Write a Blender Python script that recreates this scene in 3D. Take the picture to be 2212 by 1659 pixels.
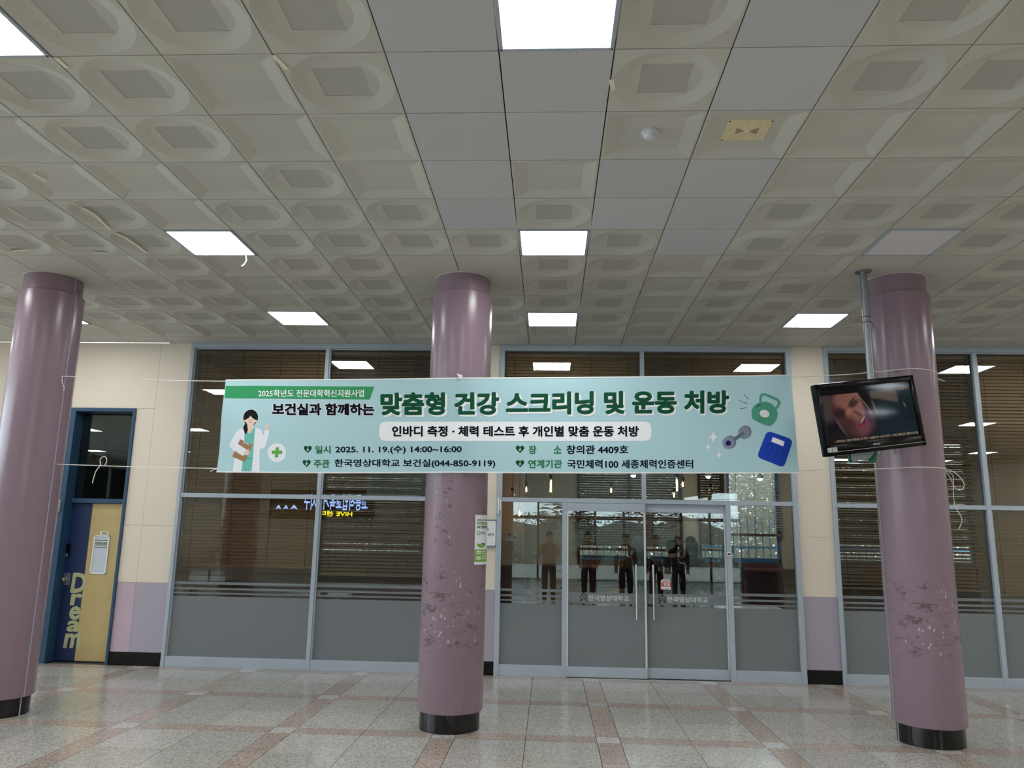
import bpy, bmesh, math, random
from mathutils import Vector, Matrix
random.seed(7)
SC = bpy.context.scene
COL = SC.collection
for _o in list(bpy.data.objects): bpy.data.objects.remove(_o)

# ------------------------------------------------------------------ camera, world, exposure
FPX = 1671.397                                   # focal length in pixels of the 2212 px wide frame
CAM_R = Vector((0.998731, 0.047097, 0.017862))
CAM_U = Vector((-0.008505, -0.191832, 0.981391))
CAM_W = Vector((-0.049647, 0.980297, 0.191188))
EYE = 1.695
cam = bpy.data.cameras.new('camera'); cam.sensor_width = 36.0; cam.lens = 36.0*FPX/2212; cam.clip_start = 0.05
cam_o = bpy.data.objects.new('camera', cam); COL.objects.link(cam_o)
M = Matrix.Identity(4)
for i in range(3):
    M[i][0] = CAM_R[i]; M[i][1] = CAM_U[i]; M[i][2] = -CAM_W[i]
M[2][3] = EYE
cam_o.matrix_world = M
SC.camera = cam_o
world = bpy.data.worlds.new('overcast_sky'); SC.world = world; world.use_nodes = True
wb = world.node_tree.nodes['Background']; wb.inputs[0].default_value = (0.80, 0.93, 1.0, 1); wb.inputs[1].default_value = 5.5
SC.view_settings.view_transform = 'Standard'; SC.view_settings.look = 'None'
SC.view_settings.gamma = 1.0; SC.view_settings.use_curve_mapping = False
SC.view_settings.exposure = 0.4
SC.cycles.max_bounces = 6; SC.cycles.caustics_reflective = False; SC.cycles.caustics_refractive = False; SC.cycles.diffuse_bounces = 3; SC.cycles.glossy_bounces = 3
SC.cycles.transparent_max_bounces = 12; SC.cycles.sample_clamp_indirect = 6.0; SC.cycles.use_adaptive_sampling = True; SC.cycles.adaptive_threshold = .05; SC.cycles.adaptive_min_samples = 12
LAMP = 17.0                                       # radiance of the ceiling light panels

def at(px, py, Y):                               # a pixel of the photo -> the point where its ray meets the plane y = Y
    d = CAM_W + CAM_R*((px-1106)/FPX) + CAM_U*((829.5-py)/FPX)
    d = d*(Y/d.y); return Vector((d.x, Y, d.z+EYE))

# ------------------------------------------------------------------ materials
def lin(c): return tuple(((v/255)/12.92 if v <= 10 else (((v/255)+0.055)/1.055)**2.4) for v in c)
MATS = {}
def nt(name):
    m = bpy.data.materials.new(name); m.use_nodes = True; return m, m.node_tree.nodes, m.node_tree.links
def mat(name, rgb, rough=0.5, metal=0.0, spec=0.5, emit=0, var=0, noise=None, coat=0):
    """plain procedural material; noise=(scale, amount) breaks up the colour; var = brightness spread between objects"""
    if name in MATS: return MATS[name]
    m, N, L = nt(name); b = N['Principled BSDF']; c = (*lin(rgb), 1)
    b.inputs['Base Color'].default_value = c; b.inputs['Roughness'].default_value = rough
    b.inputs['Metallic'].default_value = metal; b.inputs['Specular IOR Level'].default_value = spec
    if coat: b.inputs['Coat Weight'].default_value = coat; b.inputs['Coat Roughness'].default_value = 0.08
    if emit: b.inputs['Emission Color'].default_value = c; b.inputs['Emission Strength'].default_value = emit
    src = None
    if noise:
        tc = N.new('ShaderNodeTexCoord'); n = N.new('ShaderNodeTexNoise'); n.inputs['Scale'].default_value = noise[0]; n.inputs['Detail'].default_value = 5
        L.new(tc.outputs['Object'], n.inputs['Vector'])
        mr = N.new('ShaderNodeMapRange'); mr.inputs[1].default_value = .3; mr.inputs[2].default_value = .7
        mr.inputs[3].default_value = 1-noise[1]; mr.inputs[4].default_value = 1+noise[1]*.6
        L.new(n.outputs['Fac'], mr.inputs[0]); src = mr.outputs[0]
    if var:
        oi = N.new('ShaderNodeObjectInfo'); mr2 = N.new('ShaderNodeMapRange'); mr2.inputs[3].default_value = 1-var; mr2.inputs[4].default_value = 1+var
        L.new(oi.outputs['Random'], mr2.inputs[0])
        if src is not None:
            mm = N.new('ShaderNodeMath'); mm.operation = 'MULTIPLY'; L.new(src, mm.inputs[0]); L.new(mr2.outputs[0], mm.inputs[1]); src = mm.outputs[0]
        else: src = mr2.outputs[0]
    if src is not None:
        vm = N.new('ShaderNodeVectorMath'); vm.operation = 'SCALE'; vm.inputs[0].default_value = c[:3]; L.new(src, vm.inputs['Scale']); L.new(vm.outputs[0], b.inputs['Base Color'])
    MATS[name] = m; return m
def emat(name, rgb, s):
    if name in MATS: return MATS[name]
    m, N, L = nt(name); N.remove(N['Principled BSDF']); e = N.new('ShaderNodeEmission'); e.inputs[0].default_value = (*lin(rgb), 1); e.inputs[1].default_value = s
    L.new(e.outputs[0], N['Material Output'].inputs[0]); MATS[name] = m; return m
def glass_mat(name, tint, boost=1.0):
    m, N, L = nt(name); N.remove(N['Principled BSDF'])
    t = N.new('ShaderNodeBsdfTransparent'); t.inputs[0].default_value = (*tint, 1)
    g = N.new('ShaderNodeBsdfGlossy'); g.inputs['Roughness'].default_value = 0.0; g.inputs['Color'].default_value = (.95, 1, 1, 1)
    fr = N.new('ShaderNodeFresnel'); fr.inputs['IOR'].default_value = 1.52
    mu = N.new('ShaderNodeMath'); mu.operation = 'MULTIPLY'; mu.inputs[1].default_value = boost; mu.use_clamp = True
    mx = N.new('ShaderNodeMixShader'); L.new(fr.outputs[0], mu.inputs[0]); L.new(mu.outputs[0], mx.inputs[0]); L.new(t.outputs[0], mx.inputs[1]); L.new(g.outputs[0], mx.inputs[2])
    L.new(mx.outputs[0], N['Material Output'].inputs[0]); MATS[name] = m; return m
GLASS = glass_mat('window_glass', (.93, .955, .95), 1.25)
def film_mat():
    m, N, L = nt('frosted_film'); b = N['Principled BSDF']; b.inputs['Base Color'].default_value = (*lin((146, 152, 155)), 1); b.inputs['Roughness'].default_value = .6
    b.inputs['Specular IOR Level'].default_value = .15
    t = N.new('ShaderNodeBsdfTranslucent'); t.inputs[0].default_value = (.36, .38, .38, 1)
    mx = N.new('ShaderNodeMixShader'); mx.inputs[0].default_value = .3
    L.new(b.outputs[0], mx.inputs[1]); L.new(t.outputs[0], mx.inputs[2]); L.new(mx.outputs[0], N['Material Output'].inputs[0]); MATS['film'] = m; return m
FILM = film_mat()
def granite(name, base, dark, light, pink=None):
    m, N, L = nt(name); b = N['Principled BSDF']; b.inputs['Roughness'].default_value = .16; b.inputs['Specular IOR Level'].default_value = .6
    geo = N.new('ShaderNodeNewGeometry'); 
    v = N.new('ShaderNodeTexVoronoi'); v.inputs['Scale'].default_value = 95; L.new(geo.outputs['Position'], v.inputs['Vector'])
    n = N.new('ShaderNodeTexNoise'); n.inputs['Scale'].default_value = 60; n.inputs['Detail'].default_value = 3; L.new(geo.outputs['Position'], n.inputs['Vector'])
    r = N.new('ShaderNodeValToRGB'); e = r.color_ramp.elements
    e[0].position = .12; e[0].color = (*lin(dark), 1); e[1].position = .85; e[1].color = (*lin(light), 1)
    k = e.new(.42); k.color = (*lin(base), 1)
    sp = N.new('ShaderNodeSeparateColor'); L.new(v.outputs['Color'], sp.inputs[0])
    mx = N.new('ShaderNodeMath'); mx.operation = 'ADD'; mx.use_clamp = True
    ms = N.new('ShaderNodeMath'); ms.operation = 'MULTIPLY_ADD'; ms.inputs[1].default_value = .8; ms.inputs[2].default_value = -.4; L.new(n.outputs['Fac'], ms.inputs[0])
    L.new(sp.outputs[0], mx.inputs[0]); L.new(ms.outputs[0], mx.inputs[1]); L.new(mx.outputs[0], r.inputs[0])
    oi = N.new('ShaderNodeObjectInfo'); mr = N.new('ShaderNodeMapRange'); mr.inputs[3].default_value = .92; mr.inputs[4].default_value = 1.08; L.new(oi.outputs['Random'], mr.inputs[0])
    vm = N.new('ShaderNodeVectorMath'); vm.operation = 'SCALE'; L.new(r.outputs[0], vm.inputs[0]); L.new(mr.outputs[0], vm.inputs['Scale']); L.new(vm.outputs[0], b.inputs['Base Color'])
    n2 = N.new('ShaderNodeTexNoise'); n2.inputs['Scale'].default_value = 1.3; n2.inputs['Detail'].default_value = 4; L.new(geo.outputs['Position'], n2.inputs['Vector'])
    mr3 = N.new('ShaderNodeMapRange'); mr3.inputs[1].default_value = .3; mr3.inputs[2].default_value = .7; mr3.inputs[3].default_value = .10; mr3.inputs[4].default_value = .22; L.new(n2.outputs['Fac'], mr3.inputs[0]); L.new(mr3.outputs[0], b.inputs['Roughness'])
    MATS[name] = m; return m
GR = granite('grey_granite', (182, 178, 172), (152, 148, 142), (200, 197, 191))
GP = granite('pink_granite', (174, 158, 147), (146, 130, 119), (192, 178, 168))
GL = granite('pale_granite', (192, 190, 186), (160, 158, 153), (212, 210, 206))
def column_paint(name, patches):
    """gloss mauve paint; patches = list of (z centre, z half height, x centre, x half width) where it is scuffed off"""
    m, N, L = nt(name); b = N['Principled BSDF']; b.inputs['Roughness'].default_value = .24; b.inputs['Specular IOR Level'].default_value = .55
    tc = N.new('ShaderNodeTexCoord')
    def noise(scale, stretch=(1, 1, 1), det=6, rgh=.5):
        mp = N.new('ShaderNodeMapping'); mp.inputs['Scale'].default_value = stretch; L.new(tc.outputs['Object'], mp.inputs[0])
        n = N.new('ShaderNodeTexNoise'); n.inputs['Scale'].default_value = scale; n.inputs['Detail'].default_value = det; n.inputs['Roughness'].default_value = rgh; L.new(mp.outputs[0], n.inputs['Vector']); return n.outputs['Fac']
    def math_(op, a, bb, clamp=False):
        k = N.new('ShaderNodeMath'); k.operation = op; k.use_clamp = clamp
        for i, x in enumerate((a, bb)):
            if isinstance(x, (int, float)): k.inputs[i].default_value = x
            else: L.new(x, k.inputs[i])
        return k.outputs[0]
    sx = N.new('ShaderNodeSeparateXYZ'); L.new(tc.outputs['Object'], sx.inputs[0])
    area = None
    for (zc, zh, xc, xh) in patches:
        dz = math_('DIVIDE', math_('SUBTRACT', sx.outputs[2], zc), zh); dx = math_('DIVIDE', math_('SUBTRACT', sx.outputs[0], xc), xh)
        d = math_('SUBTRACT', 1.0, math_('MAXIMUM', math_('ABSOLUTE', dz, 0), math_('ABSOLUTE', dx, 0)), True)
        d = math_('MULTIPLY', d, 3.0, True)
        area = d if area is None else math_('MAXIMUM', area, d)
    glue = math_('MULTIPLY', math_('GREATER_THAN', noise(7, (1, 1, 1.9), 12, .78), .565), area if area is not None else 0)
    chip = math_('GREATER_THAN', noise(30, (1, 1, .5), 6, .7), .635)
    chipz = N.new('ShaderNodeMapRange'); chipz.inputs[1].default_value = 2.6; chipz.inputs[2].default_value = 1.2; L.new(sx.outputs[2], chipz.inputs[0])
    chip = math_('MULTIPLY', chip, math_('MULTIPLY', chipz.outputs[0], area if area is not None else 0.0))
    speck = math_('GREATER_THAN', noise(46, (1, 1, 1), 2), .77)
    c0 = N.new('ShaderNodeMix'); c0.data_type = 'RGBA'; c0.inputs[6].default_value = (*lin((140, 118, 132)), 1); c0.inputs[7].default_value = (*lin((149, 127, 140)), 1); L.new(noise(2.2), c0.inputs[0])
    c1 = N.new('ShaderNodeMix'); c1.data_type = 'RGBA'; L.new(glue, c1.inputs[0]); L.new(c0.outputs[2], c1.inputs[6]); c1.inputs[7].default_value = (*lin((104, 84, 92)), 1)
    c2 = N.new('ShaderNodeMix'); c2.data_type = 'RGBA'; L.new(chip, c2.inputs[0]); L.new(c1.outputs[2], c2.inputs[6]); c2.inputs[7].default_value = (*lin((214, 208, 212)), 1)
    c3 = N.new('ShaderNodeMix'); c3.data_type = 'RGBA'; L.new(speck, c3.inputs[0]); L.new(c2.outputs[2], c3.inputs[6]); c3.inputs[7].default_value = (*lin((92, 74, 84)), 1)
    L.new(c3.outputs[2], b.inputs['Base Color'])
    MATS[name] = m; return m
def perforated():
    m, N, L = nt('perforated_panel'); b = N['Principled BSDF']; b.inputs['Roughness'].default_value = .7
    tc = N.new('ShaderNodeTexCoord'); v = N.new('ShaderNodeTexVoronoi'); v.inputs['Scale'].default_value = 150; v.inputs['Randomness'].default_value = 0; L.new(tc.outputs['Object'], v.inputs['Vector'])
    r = N.new('ShaderNodeValToRGB'); r.color_ramp.elements[0].position = .25; r.color_ramp.elements[0].color = (*lin((122, 121, 114)), 1); r.color_ramp.elements[1].position = .36; r.color_ramp.elements[1].color = (*lin((180, 179, 170)), 1)
    L.new(v.outputs['Distance'], r.inputs[0]); L.new(r.outputs[0], b.inputs['Base Color']); MATS['perf'] = m; return m
PERF = perforated()
CREAM_T = mat('cream_ceiling_panel', (199, 198, 188), .6, var=.035, noise=(1.7, .05))
GREY_T = mat('grey_white_ceiling_panel', (196, 198, 199), .7, var=.05)
DARK = mat('ceiling_void', (38, 37, 34), .9)
ALU = mat('blue_grey_aluminium_frame', (172, 183, 194), .45, spec=.4, noise=(3, .04))
WALLC = mat('cream_wall_paint', (226, 215, 199), .55, noise=(.9, .035))
WALLP = mat('lilac_wall_paint', (170, 162, 177), .5, noise=(1.5, .04))
WALLK = mat('pink_wall_paint', (190, 168, 183), .5, noise=(1.5, .04))
BLACK = mat('black_gloss_base', (14, 14, 15), .16, noise=(30, .3))
WOODB = mat('brown_blind_slat', (165, 129, 88), .5, var=.05)
STEEL = mat('brushed_steel', (190, 188, 184), .28, metal=1)
GALV = mat('galvanised_pipe', (150, 154, 158), .38, metal=.8)
WHITE = mat('white_plastic', (236, 236, 234), .45)
STRING = mat('white_nylon_string', (240, 238, 232), .6)
BLUE = mat('blue_door_paint', (42, 76, 106), .35, noise=(3, .06))
NAVY = mat('navy_door_paint', (28, 48, 90), .4, noise=(4, .08))
YELL = mat('mustard_door_paint', (196, 173, 118), .45, noise=(3.5, .09))
BKPL = mat('black_plastic', (9, 9, 10), .16, spec=.22)
RUBBER = mat('dark_rubber', (24, 24, 25), .6)
PAPER = mat('white_paper', (228, 232, 236), .7)
INK = mat('black_ink', (22, 22, 30), .7)

# ------------------------------------------------------------------ mesh helpers
class MB:
    def __init__(s): s.v = []; s.f = []; s.m = []
    def quad(s, pts, mi=0):
        n = len(s.v); s.v += [tuple(p) for p in pts]; s.f.append(tuple(range(n, n+len(pts)))); s.m.append(mi); return s
    def box(s, x0, x1, y0, y1, z0, z1, mi=0, ch=0.0):
        if x1 < x0: x0, x1 = x1, x0
        if y1 < y0: y0, y1 = y1, y0
        if z1 < z0: z0, z1 = z1, z0
        if ch <= 0:
            n = len(s.v)
            s.v += [(x, y, z) for z in (z0, z1) for y in (y0, y1) for x in (x0, x1)]
            for f in ((0, 2, 3, 1), (4, 5, 7, 6), (0, 1, 5, 4), (2, 6, 7, 3), (0, 4, 6, 2), (1, 3, 7, 5)): s.f.append(tuple(n+i for i in f)); s.m.append(mi)
            return s
        bm = bmesh.new(); bmesh.ops.create_cube(bm, size=1)
        for v in bm.verts: v.co = Vector(((x0+x1)/2+v.co.x*(x1-x0), (y0+y1)/2+v.co.y*(y1-y0), (z0+z1)/2+v.co.z*(z1-z0)))
        bmesh.ops.bevel(bm, geom=bm.edges[:], offset=ch, segments=2, affect='EDGES', profile=.6)
        return s.bm(bm, mi)
    def bm(s, bm, mi=0):
        n = len(s.v); bm.verts.index_update(); s.v += [tuple(v.co) for v in bm.verts]
        for f in bm.faces: s.f.append(tuple(n+v.index for v in f.verts)); s.m.append(mi)
        bm.free(); return s
    def lathe(s, prof, cx=0, cy=0, n=32, mi=0, cap=True):
        b = len(s.v)
        for (r, z) in prof:
            for i in range(n): a = 2*math.pi*i/n; s.v.append((cx+r*math.cos(a), cy+r*math.sin(a), z))
        for k in range(len(prof)-1):
            for i in range(n): j = (i+1) % n; s.f.append((b+k*n+i, b+k*n+j, b+(k+1)*n+j, b+(k+1)*n+i)); s.m.append(mi)
        if cap:
            s.f.append(tuple(b+i for i in reversed(range(n)))); s.m.append(mi)
            s.f.append(tuple(b+(len(prof)-1)*n+i for i in range(n))); s.m.append(mi)
        return s
    def tube(s, pts, r, n=6, mi=0):
        pts = [Vector(p) for p in pts]; b = len(s.v); K = len(pts)
        up = Vector((0, 0, 1))
        for k, p in enumerate(pts):
            t = (pts[min(k+1, K-1)]-pts[max(k-1, 0)]).normalized()
            a = t.cross(up); 
            if a.length < .05: a = t.cross(Vector((0, 1, 0)))
            a.normalize(); c = a.cross(t); rr = r[k] if isinstance(r, (list, tuple)) else r
            for i in range(n): q = 2*math.pi*i/n; s.v.append(tuple(p+a*(rr*math.cos(q))+c*(rr*math.sin(q))))
        for k in range(K-1):
            for i in range(n): j = (i+1) % n; s.f.append((b+k*n+i, b+k*n+j, b+(k+1)*n+j, b+(k+1)*n+i)); s.m.append(mi)
        s.f.append(tuple(b+i for i in reversed(range(n)))); s.m.append(mi); s.f.append(tuple(b+(K-1)*n+i for i in range(n))); s.m.append(mi)
        return s
    def prism(s, poly, y0, y1, mi=0):            # polygon in (x, z) extruded along y
        n = len(s.v); k = len(poly); s.v += [(p[0], y0, p[1]) for p in poly]+[(p[0], y1, p[1]) for p in poly]
        s.f.append(tuple(n+i for i in range(k))); s.m.append(mi); s.f.append(tuple(n+k+i for i in reversed(range(k)))); s.m.append(mi)
        for i in range(k): j = (i+1) % k; s.f.append((n+j, n+i, n+k+i, n+k+j)); s.m.append(mi)
        return s
    def mesh(s, name, mats, smooth=False):
        me = bpy.data.meshes.new(name); me.from_pydata(s.v, [], s.f)
        for m in (mats if isinstance(mats, (list, tuple)) else [mats]): me.materials.append(m)
        me.polygons.foreach_set('material_index', s.m)
        if smooth: me.polygons.foreach_set('use_smooth', [True]*len(s.f))
        me.update(); return me
    def build(s, name, mats, parent=None, smooth=False, loc=None):
        o = bpy.data.objects.new(name, s.mesh(name, mats, smooth)); COL.objects.link(o)
        if parent: o.parent = parent
        if loc is not None: o.location = loc
        if smooth: shade_angle(o.data)
        return o
def shade_angle(me, ang=40):
    bm = bmesh.new(); bm.from_mesh(me)
    for e in bm.edges: e.smooth = not (len(e.link_faces) == 2 and e.calc_face_angle(0) > math.radians(ang))
    bm.to_mesh(me); bm.free()
def tag(o, label=None, cat=None, group=None, kind=None):
    if label: o['label'] = label
    if cat: o['category'] = cat
    if group: o['group'] = group
    if kind: o['kind'] = kind
    return o
def empty(name, loc=(0, 0, 0), rz=0, label=None, cat=None, group=None, kind=None):
    o = bpy.data.objects.new(name, None); COL.objects.link(o); o.location = loc; o.rotation_euler.z = rz; o.empty_display_size = .1
    return tag(o, label, cat, group, kind)
def link(name, me, parent=None, loc=(0, 0, 0), rot=(0, 0, 0)):
    o = bpy.data.objects.new(name, me); COL.objects.link(o); o.location = loc; o.rotation_euler = rot
    if parent: o.parent = parent
    return o
def copy_tree(o, parent=None):
    c = o.copy(); COL.objects.link(c); c.parent = parent
    for ch in o.children: copy_tree(ch, c)
    return c
SCRATCH = bpy.data.scenes.new('scratch')
def evaluated(o):
    SCRATCH.collection.objects.link(o); vl = SCRATCH.view_layers[0]; vl.update(); me = bpy.data.meshes.new_from_object(o.evaluated_get(vl.depsgraph)); bpy.data.objects.remove(o); return me
# lettering: text -> flat mesh verts/faces normalised to its own box (0..1, 0..1), the aspect kept beside it
TXT = {}
def glyphs(txt, bold=0.0, shear=0.0):
    key = (txt, bold, shear)
    if key in TXT: return TXT[key]
    cu = bpy.data.curves.new('t', 'FONT'); cu.body = txt; cu.size = 1; cu.resolution_u = 3; cu.shear = shear; cu.fill_mode = 'FRONT'
    me = evaluated(bpy.data.objects.new('t', cu))
    vs = [v.co.copy() for v in me.vertices]; fs = [tuple(p.vertices) for p in me.polygons]
    bpy.data.meshes.remove(me); bpy.data.curves.remove(cu)
    if bold:
        nb = 6 if bold < .03 else (12 if bold < .04 else 24); base = list(vs); bf = list(fs); lay = len(base)
        for k in range(nb):
            d = Vector((math.cos(2*math.pi*k/nb), math.sin(2*math.pi*k/nb), 0))*bold; n = len(vs); vs += [v+d for v in base]; fs += [tuple(n+i for i in f) for f in bf]
    x0 = min(v.x for v in vs); x1 = max(v.x for v in vs); y0 = min(v.y for v in vs); y1 = max(v.y for v in vs)
    V = [((v.x-x0)/(x1-x0), (v.y-y0)/(y1-y0), (i//lay if bold else 0)*3e-5) for i, v in enumerate(vs)]
    TXT[key] = (V, fs, (x1-x0)/(y1-y0)); return TXT[key]
def add_text(mb, txt, fn, bold=0.0, mi=0, mirror=False):
    """fn maps (s, t) in the unit box to a 3D point"""
    V, F, _ = glyphs(txt, bold); n = len(mb.v)
    for v in V: q = fn(v[0], v[1]); mb.v.append((q[0], q[1]-v[2], q[2]))
    for f in F: mb.f.append(tuple(n+i for i in f)); mb.m.append(mi)
    return mb
def flat_text(mb, txt, x0, x1, z0, z1, y, bold=0.0, mi=0):
    return add_text(mb, txt, lambda s, t: (x0+(x1-x0)*s, y, z0+(z1-z0)*t), bold, mi)

# ------------------------------------------------------------------ dimensions
WY = 9.966          # front face of the shop-front wall
CZ = 4.166          # ceiling height
GX, GY, T = -0.28359, 3.61204, 0.6        # ceiling grid origin and module
HX0, HX1, HY0 = -16.5, 13.5, -12.0        # extent of the hall
COLX = (-5.065, -0.875, 3.315); COLY = 7.322; CR = .293

# ------------------------------------------------------------------ floor
floor = MB().box(HX0, HX1, HY0, WY+.35, -.12, -.012).build('floor', mat('floor_joint', (92, 86, 80), .8))
tag(floor, 'polished speckled granite floor with pink cross bands in front of the shopfront', 'floor', kind='structure')
FX, FY = .415, 6.95                        # a pink band crossing starts here; the pattern repeats every 1.4 m
g = .0026
def ft(w, d, m_): return MB().box(0+g, w-g, 0+g, d-g, -.014, 0).mesh('floor_tile', m_)
mesh_b = ft(.6, .6, GR); mesh_sx = ft(.2, .6, GP); mesh_sy = ft(.6, .2, GP); mesh_c = ft(.2, .2, GL); mesh_cp = ft(.2, .2, GP)
rest = MB()
def floor_piece(x, y, w, d, me, mi):
    if y+d > WY+.35 : return
    if 5.6 < y+d and abs(x+w/2) < 7.2-(.0 if y > 7 else .8) and y < WY+.2: link('floor_tile', me, floor, (x, y, 0))
    else: rest.box(x+g, x+w-g, y+g, y+d-g, -.014, 0, mi)
i0 = int((HX0-FX)/1.4)-1; j0 = int((HY0-FY)/1.4)-1
for i in range(i0, int((HX1-FX)/1.4)+1):
    for j in range(j0, 3):
        x, y = FX+1.4*i, FY+1.4*j
        if x < HX0 or y < HY0: continue
        floor_piece(x, y, .2, .2, mesh_c, 2)
        for k in (0, 1):
            floor_piece(x, y+.2+.6*k, .2, .6, mesh_sx, 1); floor_piece(x+.2+.6*k, y, .6, .2, mesh_sy, 1)
            for l in (0, 1): floor_piece(x+.2+.6*k, y+.2+.6*l, .6, .6, mesh_b, 0)
ro = rest.build('floor_tile_field', [GR, GP, GL], floor); ro['kind'] = 'stuff'

# ------------------------------------------------------------------ ceiling
ceiling = MB().box(HX0, HX1, HY0, WY+.2, CZ+.07, CZ+.2).build('ceiling', DARK)
tag(ceiling, 'suspended ceiling of moulded cream panels with some plain grey replacements', 'ceiling', kind='structure')
H = .2965
def sq(h, n=40):
    out = []
    for i in range(n):
        a = 2*math.pi*i/n+math.pi/4; c, s_ = math.cos(a), math.sin(a); k = h/max(abs(c), abs(s_)); out.append((c*k, s_*k))
    return out
def ring_tile(name, d):
    n = 40; mb = MB(); circ = lambda r: [(r*math.cos(2*math.pi*i/n+math.pi/4), r*math.sin(2*math.pi*i/n+math.pi/4)) for i in range(n)]
    L_ = [(sq(H), .02), (sq(H), 0), (circ(.286), 0), (circ(.205), d), (sq(.138), d), (sq(.138), d+.003)]
    for pts, z in L_: mb.v += [(p[0], p[1], z) for p in pts]
    for k in range(len(L_)-1):
        for i in range(n): j = (i+1) % n; mb.f.append((k*n+i, (k+1)*n+i, (k+1)*n+j, k*n+j)); mb.m.append(0)
    mb.f.append(tuple(5*n+i for i in range(n))); mb.m.append(1)
    return mb.mesh(name, [CREAM_T, PERF])
def tray_tile():
    mb = MB(); L_ = [(H, .02), (H, 0), (.282, 0), (.194, .022)]
    for h, z in L_: mb.v += [(-h, -h, z), (h, -h, z), (h, h, z), (-h, h, z)]
    for k in range(3):
        for i in range(4): j = (i+1) % 4; mb.f.append((k*4+i, (k+1)*4+i, (k+1)*4+j, k*4+j)); mb.m.append(0)
    mb.f.append((12, 13, 14, 15)); mb.m.append(0)
    return mb.mesh('tray_tile', [CREAM_T])
TM = {'R': ring_tile('ring_tile', .021), 'Q': ring_tile('raised_ring_tile', -.014), 'S': tray_tile(),
      'P': MB().box(-H, H, -H, H, 0, .012).mesh('plain_tile', GREY_T), 'F': MB().box(-H, H, -H, H, 0, .012).mesh('flat_tile', CREAM_T)}
MAP = {  # row: (first column, kinds); L = lit light panel, O = light panel that is off
 -2: (-5, 'RRRRPRRPRRR'), -1: (-6, 'RLRRRPLRPRRR'), 0: (-7, 'RSRRSRPPRPRRR'), 1: (-7, 'RSRRSSPPSSSSSR'), 2: (-8, 'SRSSSRSPSPPSSSSS'),
 3: (-9, 'RRRRSRRRPRPPRRRRRR'), 4: (-10, 'RRRRRLRRRRLRPQRORRR'), 5: (-11, 'RRFFSRSRRFFRRSRSFFRR'), 6: (-12, 'RRRFFRRSRRFFRRSRQFFRRR'),
 7: (-13, 'RRRRRRRRSRRRRRRSRQRRRRRR'), 8: (-13, 'RRRLRRRRLRRRRLRSRRLRRRSRR'), 9: (-14, 'S'*26), 10: (-14, 'E'*26)}
LROWS = (8, 4, -1, -5, -10, -14); LCOLS = (-25, -20, -15, -10, -5, 0, 5, 10, 15, 20)
kind = {}
for r_, (c0, s_) in MAP.items():
    for k, ch in enumerate(s_): kind[(c0+k, r_)] = ch
edge_mesh = MB().box(-H, H, -H, H-.245, 0, .012).mesh('edge_tile', CREAM_T)
rest = MB()
for c in range(-27, 23):
    for r_ in range(-26, 11):
        x, y = GX+T*(c+.5), GY+T*(r_+.5)
        if x < HX0 or x > HX1 or y < HY0: continue
        k = kind.get((c, r_))
        if k is None:
            if r_ in LROWS and c in LCOLS: continue
            y1 = min(y+H, WY); rest.box(x-H, x+H, y-H, y1, CZ, CZ+.012, 0)
        elif k in 'LO': continue
        elif k == 'E': link('ceiling_tile', edge_mesh, ceiling, (x, y, CZ))
        else:
            o = link('ceiling_tile', TM[k], ceiling, (x, y, CZ), (random.uniform(-.002, .002), random.uniform(-.002, .002), 0))
            if k == 'P': o['label'] = 'plain grey replacement panel'
ro = rest.build('ceiling_tile_field', [CREAM_T], ceiling); ro['kind'] = 'stuff'
# yellowed tape remnants on the panels
tape = mat('old_yellow_tape', (236, 230, 206), .5)
def ceil_pt(px, py):
    d = CAM_W + CAM_R*((px-1106)/FPX) + CAM_U*((829.5-py)/FPX); d = d*((CZ-.004-EYE)/d.z); return Vector((d.x, d.y, CZ-.004))
for pts in (((156, 439), (166, 442)), ((180, 450), (205, 465), (238, 496)), ((247, 503), (270, 513)), ((270, 513), (296, 531), (316, 546)), ((24, 543), (62, 540)), ((200, 546), (228, 546)),
            ((1320, 172), (1325, 195)), ((590, 120), (620, 150)), ((72, 376), (100, 392)), ((120, 125), (145, 147))):
    P = [ceil_pt(*q) for q in pts]
    for a, b in zip(P, P[1:]):
        t = (b-a).normalized(); nrm = Vector((-t.y, t.x, 0))*.014
        MB().prism([(0, 0), (1, 0), (1, 1), (0, 1)], 0, 1) if False else None
        mb = MB(); z = Vector((0, 0, .003)); q = [a-nrm, b-nrm, b+nrm, a+nrm]; mb.quad(q); mb.quad([v+z for v in q]); mb.build('tape_strip', tape, ceiling)

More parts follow.
